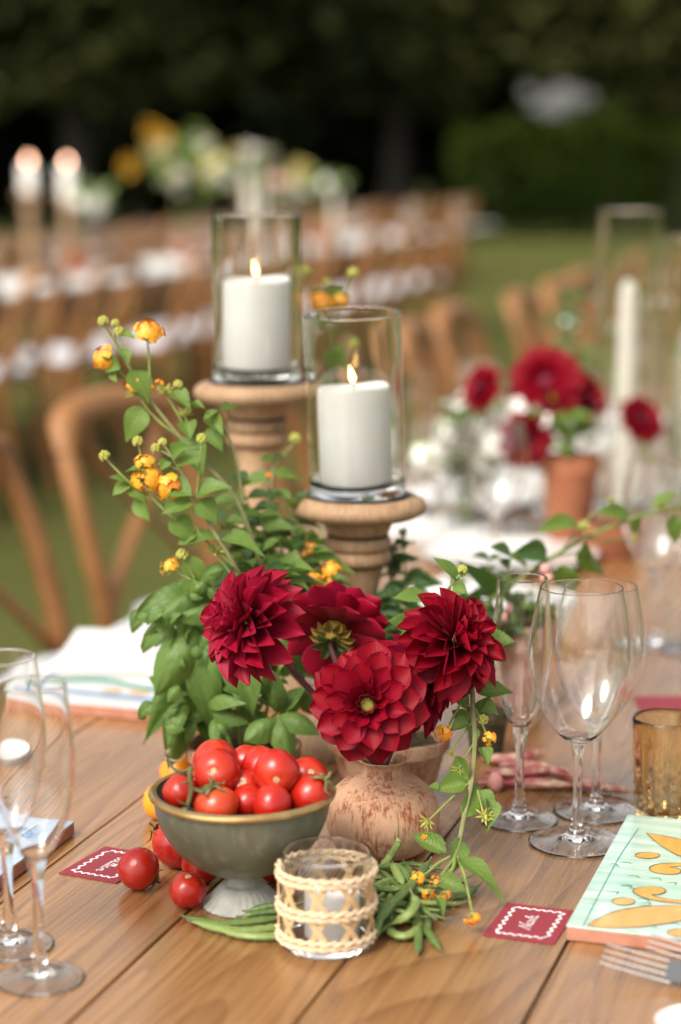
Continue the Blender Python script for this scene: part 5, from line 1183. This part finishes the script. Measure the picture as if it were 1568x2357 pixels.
motif([c8(1350, 413), c8(1450, 430), c8(1568, 455), c8(1680, 500), c8(1780, 560), c8(1700, 590), c8(1568, 560), c8(1470, 510), c8(1400, 460)])
for cx_, cy_, rx_, ry_ in ((1357, 553, 78, 19), (1205, 843, 72, 23), (1560, 1040, 78, 25), (1700, 700, 60, 18)):
    motif([c8(cx_ + rx_ * math.cos(a), cy_ + ry_ * math.sin(a)) for a in [k * 2 * math.pi / 12 for k in range(12)]], 'painted_dot', ow=.0013)
motif([c8(1650, 860), c8(1500, 850), c8(1370, 830), c8(1290, 800), c8(1265, 775), c8(1300, 758), c8(1380, 750), c8(1450, 760), c8(1470, 780), c8(1430, 798), c8(1385, 800), c8(1420, 815), c8(1520, 832), c8(1660, 840)], 'painted_swirl')
motif([c8(1700, 600), c8(1568, 602), c8(1450, 605), c8(1385, 620), c8(1370, 640), c8(1400, 660), c8(1480, 672), c8(1550, 668), c8(1568, 648), c8(1530, 632), c8(1500, 628), c8(1560, 622), c8(1700, 618)], 'painted_swirl')
for k in range(26):
    x, y = rnd(1080, 1600), rnd(430, 1080); a = c8(x, y); b = c8(x + rnd(30, 70), y + rnd(-3, 3)); c = c8(x + rnd(60, 90), y + rnd(8, 18))
    ribbon([a, b, c], lambda f: .0034 * f * (1.15 - f) + .0004, zt_ - .0001, 'brush_stroke', MT['paintT'], t1, sm=5)
ribbon([c8(950, 1000), c8(1050, 800), c8(1180, 560), c8(1300, 380)], .0012, zt_ - .0002, 'brush_stroke', MT['paintT'], t1)
# blue tile at left
t2 = tile(1.30, -.732 - .285, .285, .285, TH, 'blueg', 'blue and white hand-painted tile at the left edge')
def motif2(parent, pts, fill, nm, z=zt_):
    sm = [(p.x, p.y) for p in catmull([(x, y, 0) for x, y in pts], 5)]; poly2(sm, z, nm, MT[fill], parent)
for k in range(9):
    x, y = rnd(.10, .25), rnd(.05, .26); a0 = rnd(0, 6.28)
    motif2(t2, [(x + .035 * math.cos(a0) * f + .010 * math.sin(math.pi * f) * math.sin(a0) * s_, y + .035 * math.sin(a0) * f - .010 * math.sin(math.pi * f) * math.cos(a0) * s_) for s_, fs_ in ((1, (0, .25, .5, .75, 1)), (-1, (.75, .5, .25))) for f in fs_], 'whiteg' if k % 2 else 'paintB', 'painted_leaf', zt_ + .0001 * (k % 3))
for k in range(4): ribbon([(rnd(.18, .27), rnd(.03, .27)) for _ in range(3)], .0016, zt_ + .0006, 'brush_stroke', MT['whiteg'], t2, sm=8)
# white tile stack far left with a paper menu
t3 = tile(1.945, -1.005, .275, .275, .014, 'whiteg', 'white tile with blue and green lines at the rear left')
for f, mt_, ww in ((.035, 'paintB', .010), (.24, 'paintB', .007)):
    ribbon([(.02, f), (.09, f + .004), (.18, f - .003), (.26, f)], ww, .0146, 'painted_line', MT[mt_], t3)
ribbon([(.03, .07), (.10, .095), (.17, .075), (.26, .10)], lambda f: .008 + .012 * abs(math.sin(f * 6)), .0147, 'painted_line', MT['paintG'], t3); ribbon([(.05, .03), (.04, .12), (.06, .2)], .006, .0147, 'painted_line', MT['paintB'], t3)
for k in range(4): motif2(t3, [(.13 + k * .03 + .012 * math.cos(a), .055 + .008 * math.sin(a)) for a in [j * 2 * math.pi / 8 for j in range(8)]], 'paintO', 'painted_dot', .0147)
t4 = tile(2.26, -1.0, .26, .26, .014, 'whiteg', 'second white tile behind the rear left one')
def napkin(u, s, w, l, z, label, rot=0, folds=3):
    t = thing('folded_napkin', label, 'napkin', W(u, s, TZ + z), (0, 0, -TA + rot), 'folded white napkins')
    n = 12
    for k in range(folds):
        vs, fs = [], []
        for top in (0, 1):
            for i in range(n + 1):
                for j in range(n + 1):
                    x = (i / n - .5) * (w - k * .004); y = (j / n - .5) * (l - k * .003)
                    vs.append((x, y, .0006 + k * .0042 + top * .0036 + .0014 * math.sin(i * .9 + k) * math.sin(j * .7) * (1 if top else .15)))
        N2 = (n + 1) ** 2
        for i in range(n):
            for j in range(n):
                a = i * (n + 1) + j; fs += [(a, a + 1, a + n + 2, a + n + 1), (N2 + a, N2 + a + n + 1, N2 + a + n + 2, N2 + a + 1)]
        ring = [i * (n + 1) for i in range(n + 1)] + [n * (n + 1) + j for j in range(1, n + 1)] + [i * (n + 1) + n for i in range(n - 1, -1, -1)] + [j for j in range(n - 1, 0, -1)]
        for a, b in zip(ring, ring[1:] + ring[:1]): fs.append((a, a + N2, b + N2, b))
        MB().add(vs, fs).build('fold', MT['linen'], t)
    return t
napkin(2.16, -.90, .20, .19, .0150, 'white napkin lying on the rear left tile', .25, 2)
napkin(1.595, -.075, .10, .20, TH + .0012, 'white napkin folded on the green tile', 0, 2)
napkin(2.45, -.83, .20, .18, .0008, 'white napkin beyond the rear left tile', .1, 2)
for k, (u, s) in enumerate(((2.62, -.62), (3.10, -.80), (3.65, -.82), (4.2, -.8))):
    napkin(u, s, .19, .16, .001, 'white napkin further down the table, %s from the candles' % ['first', 'second', 'third', 'fourth'][k], rnd(-.3, .3), 3)
    pt = thing('dinner_plate', 'white plate further down the table, %s from the candles' % ['first', 'second', 'third', 'fourth'][k], 'plate', W(u + .28, s - .02, TZ), (0, 0, 0), 'white plates')
    MB().lathe([(0, .001), (.07, .001), (.082, .004), (.125, .015), (.127, .017), (.124, .0175), (.082, .007), (.0, .0055)], 48).build('plate_body', MT['china'], pt)
dp = thing('side_dish', 'white porcelain dish cut off at the lower right corner', 'dish', T(1612, 2400))
MB().lathe([(0, 0), (.018, 0), (.019, .003), (.029, .013), (.030, .0145), (.0288, .0148), (.018, .006), (0, .0045)], 48).build('dish_body', MT['china'], dp)
dq = thing('side_dish', 'white porcelain dish at the left edge behind the wine glasses', 'dish', T(-5, 1745))
MB().lathe([(0, 0), (.025, 0), (.026, .003), (.036, .008), (.038, .0095), (.036, .0098), (.024, .005), (0, .0045)], 48).build('dish_body', MT['china'], dq)
def fork(tip, hand, label, lift):
    t = thing('fork', label, 'fork', tip + V((0, 0, .0035)), (R(15), 0, math.atan2((hand - tip).y, (hand - tip).x)), 'steel forks')
    # local x runs from the tines to the handle
    def zc(x): return interp([(0, lift), (.03, lift - .006), (.055, lift - .0105), (.075, lift - .011), (.10, lift - .004), (.14, lift + .001), (.20, lift - .003)], x)
    for k in range(4):
        y = (k - 1.5) * .0078
        MB().tube([(0, y * .96, zc(0)), (.02, y, zc(.02)), (.042, y, zc(.042)), (.05, y, zc(.05))], [.0009, .0013, .0014, .0016], 8, 4, flat=.6).build('tine', MT['steel'], t)
    vs, fs = [], []; xs = [.046 + i * .154 / 22 for i in range(23)]
    hw = [(.046, .0128), (.058, .0122), (.068, .0085), (.076, .0045), (.085, .0032), (.12, .0034), (.16, .0055), (.19, .0075), (.2, .006)]
    for x in xs:
        w_ = interp(hw, x)
        for y_, dz in ((-w_, 0), (-w_ * .6, .0010), (0, .0014), (w_ * .6, .0010), (w_, 0), (w_ * .6, -.0009), (0, -.0011), (-w_ * .6, -.0009)): vs.append((x, y_, zc(x) + dz + (.0012 if x < .066 else 0) * (abs(y_) / .0105) ** 2))
    for i in range(22):
        for k in range(8): fs.append((i * 8 + k, i * 8 + (k + 1) % 8, i * 8 + 8 + (k + 1) % 8, i * 8 + 8 + k))
    fs += [tuple(range(8))[::-1], tuple(22 * 8 + k for k in range(8))]
    MB().add(vs, fs).build('handle', MT['steel'], t); return t
f1 = T(1390, 2205, TZ + .012); f1.z = TZ; fork(f1, f1 + V((.93, -.30, 0)), 'steel fork at the lower right, the nearer one', .0145)
f2 = T(1492, 2186, TZ + .012); f2.z = TZ; fork(f2, f2 + V((.93, -.34, 0)), 'steel fork at the lower right, touching the tile', .0155)
f3 = T(110, 1850); f3.z = TZ; fork(f3, f3 + V((-.9, -.3, 0)), 'steel fork at the left edge behind the wine glasses', .0150)

# ------------------------------------------------------------------ further things down the near table
random.seed(101)
def taper(x, yb, ybt, ytop, gtop, gw, label, Y=None):
    b = T(x, yb); k = mpp(P(x, 800, b.y)); gr = gw / 2 * k; gh = P(x, gtop, b.y).z - TZ; chh_ = P(x, ytop, b.y).z - TZ
    g = tag(MB().lathe([(0, 0), (gr, 0), (gr, .002), (gr, .004), (gr, gh * .5), (gr, gh - .004), (gr, gh - .002), (gr - .0006, gh - .0004), (gr - .0013, gh), (gr - .0020, gh - .0004), (gr - .0026, gh - .002), (gr - .0026, gh - .004), (gr - .0026, gh * .5), (gr - .0026, .012), (gr - .0026, .010), (gr - .005, .008), (0, .008)], 48).build('tall_glass_cylinder', MT['vglass'], None, loc=b), 'tall clear glass cylinder round the taper candle, ' + label, 'glass cylinder', 'tall glass cylinders')
    t = thing('taper_candle', 'ivory taper candle in a tall glass cylinder, ' + label, 'candle', b + V((0, 0, .0085)), (0, 0, 0), 'taper candles')
    MB().lathe([(0, 0), (.024, 0), (.026, .004), (.016, .008), (.014, .018), (.010, .019), (0, .019)], 24).build('candle_foot', MT['china'], t)
    MB().lathe([(0, .018), (.0195, .018), (.0195, .03), (.0165, chh_ - .03), (.012, chh_ - .008), (.003, chh_), (0, chh_)], 20).build('wax_body', MT['ivory'], t)
    MB().tube([(0, 0, chh_ - .002), (0, 0, chh_ + .008)], [.0008, .0007], 5, 1).build('wick', MT['wick'], t)
taper(1436, 1168, 0, 655, 482, 142, 'the left one'); taper(1580, 1130, 0, 760, 545, 130, 'at the right edge')
def red_flower(c, r, n, label):
    t = thing('dahlia', label, 'dahlia', c, (0, 0, 0), 'blurred red dahlias'); rg = random.Random(int(c.x * 1e5)); q_ = V(n).normalized().to_track_quat('Z', 'Y').to_matrix()
    for cnt, tilt, L, r0, h0 in ((10, -8, .85, .15, -.05), (11, 12, .8, .14, 0), (10, 34, .62, .12, .04), (8, 58, .42, .08, .06)):
        for k in range(cnt):
            a = 2 * math.pi * k / cnt + rg.uniform(-.1, .1) + tilt; ti = R(tilt); e = V((math.cos(a), math.sin(a), 0)); ax = V((0, 0, 1)); LL_ = L * r
            mo('petal', rg.choice(PET['flat']), MT['petal'], t, frame(q_ @ (e * math.cos(ti) + ax * math.sin(ti)), q_ @ (-e * math.sin(ti) + ax * math.cos(ti)), q_ @ (e * r0 * r + ax * h0 * r), LL_ * 1.1, LL_, LL_))
    MB().sphere((0, 0, 0), r * .30, 12, 8).build('flower_eye', MT['petalb'], t)
    return t
pr_ = T(1310, 1262); ph_ = P(1310, 1045, pr_.y).z - TZ; rp = 66 * mpp(P(1310, 1045, pr_.y))
pot('p', 'plain orange terracotta pot of red dahlias further down the table', pr_, rp, ph_, 'potred', rim=.03)
for i, (x, y, dY, r, n) in enumerate(((1108, 893, -.02, .040, (-.8, -.5, .3)), (1258, 882, 0, .062, (-.1, -.9, .3)), (1345, 920, .03, .052, (.7, -.5, .4)), (1213, 1012, -.05, .048, (.35, -.85, -.1)), (1478, 965, .12, .044, (.5, -.6, .5)))):
    red_flower(P(x, y, pr_.y + dY), r, n, 'blurred red dahlia further down the table, %s' % ['furthest left in the pot', 'the largest and highest in the pot', 'right side of the pot', 'lowest, hanging over the pot rim', 'seen behind the taper candle'][i])
    c = P(x, y, pr_.y + dY)
def posy(label, base, blobs, mats, seed, n=26, spread=.05, fl=.014, lw=.035, stem_n=6, leafmat_='lant'):
    """loose bunch: stems, leaves and small round flowers of several petals"""
    t = thing('flower_bunch', label, 'flowers', base, (0, 0, 0)); rg = random.Random(seed)
    for (p, rad) in blobs:
        p = V(p)
        MB().tube([(0, 0, 0), (p - V(base)) * .5 + V((0, 0, .02)), p - V(base)], [.003, .0025, .002], 5, 3).build('stem', MT['stem'], t)
        for k in range(n):
            d = V((rg.gauss(0, 1), rg.gauss(0, 1), rg.gauss(0, .8))); d = d.normalized() * rad * rg.uniform(.4, 1)
            if rg.random() < .5:
                e = V((rg.uniform(-1, 1), rg.uniform(-1, .5), rg.uniform(-.3, .8))).normalized(); L = lw * rg.uniform(.7, 1.3); leaf(t, V(base), LL, p + d * .8, p + d * .8 + e * L, L * .5, (0, -.5, .8), leafmat_, rg)
            else:
                mo('flower', FLOR if fl < .03 else FLOR, MT[rg.choice(mats)], t, M.Translation(p + d - V(base)) @ d.to_track_quat('Z', 'Y').to_matrix().to_4x4() @ M.Scale(fl * rg.uniform(.7, 1.3), 4))
    return t
base_ = V((pr_.x, pr_.y, TZ + ph_ - .02))
posy('white flowers and leaves in the terracotta pot with the red dahlias', base_, [(P(1250, 960, pr_.y + .02), .05), (P(1310, 985, pr_.y), .05), (P(1200, 950, pr_.y), .05), (P(1285, 1000, pr_.y - .03), .04), (P(1340, 960, pr_.y + .05), .05)], ['whitepet'], 5, 10, fl=.015)
b2 = T(1075, 1225); posy('bunch of white flowers left of the terracotta pot', b2, [(P(1040, 1000, b2.y), .05), (P(1090, 960, b2.y), .05), (P(1000, 1060, b2.y), .045), (P(1130, 1030, b2.y), .05), (P(1070, 1090, b2.y), .05)], ['whitepet'], 6, 24, fl=.018)
vs_ = thing('glass_vase', 'clear glass vase holding the white flowers', 'vase', b2); MB().lathe([(0, 0), (.035, 0), (.04, .004), (.045, .07), (.040, .10), (.038, .10), (.042, .07), (.037, .008), (0, .007)], 40).build('vase_body', MT['glass'], vs_)
b3 = T(1560, 1170); posy('tall green foliage behind the taper candles', b3, [(P(1370, 800, b3.y + .6), .12), (P(1420, 900, b3.y + .6), .12), (P(1320, 760, b3.y + .7), .10), (P(1530, 820, b3.y + .5), .12), (P(1540, 700, b3.y + .6), .10)], ['whitepet'], 7, 22, fl=.006, lw=.05, leafmat_='lantdark')
pot('p', 'orange terracotta pot behind the arching branch', T(1405, 1280), .05, .05, 'potred', rim=.012)
for i, (x, y) in enumerate(((1095, 1240), (1140, 1262), (1560, 1620))):
    t_ = T(x, y); tag(MB().box((-.045, -.028, .0004), (.045, .028, .0012)).build('place_card', MT['card'], None, smooth=False, loc=t_), 'blurred burgundy card %s' % ['by the white flowers', 'in front of the white flowers', 'near the amber tumbler'][i], 'place card', 'burgundy place cards'); 

# ------------------------------------------------------------------ far table: candles, flowers, glasses, pots
random.seed(111)
def WP(x, u_s, z):
    """point on the far table under picture column x, at lateral offset u_s"""
    a = (x - 784) / FD / math.cos(PITCH); # ground direction (a,1)
    # solve t*(a,1) = u*(sin,cos)+s*(cos,-sin)
    sn, cs = math.sin(TA), math.cos(TA); t = u_s / (a * cs - sn)
    return V((a * t, t, z))
for i, (x, s_, z, r) in enumerate(((86, -4.45, 1.335, .045), (172, -4.40, 1.33, .045))):
    b = WP(x, s_, TZ); where = ['left one of the two', 'right one of the two'][i]; H = z - TZ - .045
    t = thing('candle_holder', 'blurred wooden candle holder on the far table, ' + where, 'candle holder', b, (0, 0, 0), 'far candle holders'); Hh = H - .13
    MB().lathe([(0, 0), (.065, 0), (.065, .012), (.04, .022), (.022, .04), (.02, Hh * .6), (.035, Hh - .05), (.03, Hh - .03), (.065, Hh - .015), (.068, Hh - .005), (.06, Hh), (0, Hh)], 28).build('column', MT['turned'], t)
    c = thing('pillar_candle', 'blurred burning white candle on the far table, ' + where, 'candle', b + V((0, 0, Hh + .0005)), (0, 0, 0), 'far candles')
    MB().lathe([(0, .0), (.037, 0), (.037, .128), (.03, .13), (0, .127)], 24).build('wax_body', MT['wax'], c)
    MB().tube([(0, 0, .125), (0, 0, .134)], [.001, .001], 5, 1).build('wick', MT['wick'], c)
    MB().lathe([(0, 0), (.006, .004), (.0095, .012), (.008, .022), (.003, .036), (0, .042)], 12).build('flame', MT['flame_far'], c, loc=(0, 0, .131))
def blob_flower(c, r, mat, label, group):
    t = thing('flower', label, 'flower', c, (0, 0, 0), group); rg = random.Random(int(abs(c.x) * 1e4) + 3)
    for k in range(26):
        d = V((rg.gauss(0, 1), rg.gauss(0, 1) - .4, rg.gauss(0, 1) + .2)).normalized()
        mo('petal', rg.choice(PET['mid']), MT[mat], t, frame(d, (d + V((0, -.5, .5))), d * r * .2, r, r, r))
for i, (x, y, s_, r, mt_) in enumerate(((372, 322, -4.4, .060, 'yellowdim'), (300, 382, -4.3, .050, 'yellowdim'), (690, 395, -4.4, .07, 'yellowpale'), (345, 300, -4.5, .05, 'yellowdim'), (545, 350, -4.4, .035, 'yellowpale'))):
    c = WP(x, s_, 1); c = P(x, y, c.y); blob_flower(c, r, mt_, 'blurred yellow flower on the far table, %s' % ['the highest large one', 'lower left one', 'pale one on the right', 'small one beside the highest', 'small one in the middle'][i], 'far yellow flowers')
for i, (x, s_, blobs, mats, lab) in enumerate(((430, -4.4, ((400, 400, .13), (450, 350, .12), (380, 350, .10), (500, 400, .13)), ['whitepet', 'yellowpale'], 'tall blurred greenery on the far table below the yellow flowers'),
                                              (190, -4.3, ((185, 455, .10), (215, 470, .08)), ['whitepet'], 'green herb plant in a pot on the far table'),
                                              (600, -4.4, ((560, 420, .11), (600, 370, .10), (650, 430, .11)), ['whitepet', 'pinkpet'], 'pale blurred flowers in the middle of the far table'),
                                              (740, -4.4, ((700, 420, .12), (760, 430, .10)), ['whitepet', 'yellowpale'], 'pale blurred flowers at the right end of the far table'))):
    b = WP(x, s_, TZ + .10); posy(lab, b, [(P(bx_, by_, b.y), rr_) for bx_, by_, rr_ in blobs], mats, 20 + i, 30, fl=.032, lw=.10, leafmat_='lant')
    pot('p', 'blurred terracotta pot on the far table, %s' % ['under the yellow flowers', 'under the herb plant', 'in the middle', 'at the right'][i], V((b.x, b.y, TZ)), .075, .12, 'potred', rim=.025)
for k in range(14):
    u = 7.2 + k * .75; s_ = -4.05 - .15 * (k % 2)
    wglass(WG, W(u, s_, TZ), 'blurred wine glass on the near side of the far table, %s from the left' % ORD[k], 'glasses on the far table')
    wglass(SG, W(u + .25, s_ - .45, TZ), 'blurred slim glass on the far side of the far table, %s from the left' % ORD[k], 'glasses on the far table')
    napkin(u + .35, -4.08, .20, .20, .001, 'blurred white napkin on the far table, %s from the left' % ORD[k], rnd(-.2, .2), 2)
for i, (x, y0) in enumerate(((575, 330), (610, 360), (770, 400), (585, 380))):
    b = WP(x, -4.35 - .1 * i, TZ); h_ = P(x, y0, b.y).z - TZ; t = thing('taper_candle', 'blurred ivory taper candle on the far table, %s' % ['the tallest', 'second tallest', 'rightmost', 'shortest'][i], 'candle', b, (0, 0, 0), 'far taper candles')
    MB().lathe([(0, 0), (.04, 0), (.04, .01), (.014, .02), (.016, .05), (.012, h_), (0, h_)], 14).build('wax_body', MT['ivory'], t)

tag(MB().box((-.42, 0, .0004), (.19, 9.2, .0016)).build('sky_sheen_sheet', MT['linen'], None, smooth=False), 'pale sheet added as sky sheen along the near side of the far table', 'sheen sheet')  # pale sheet added to imitate sky reflection on the far table top
bpy.data.objects['sky_sheen_sheet'].location = W(6.6, -4.13, TZ); bpy.data.objects['sky_sheen_sheet'].rotation_euler = (0, 0, -TA)
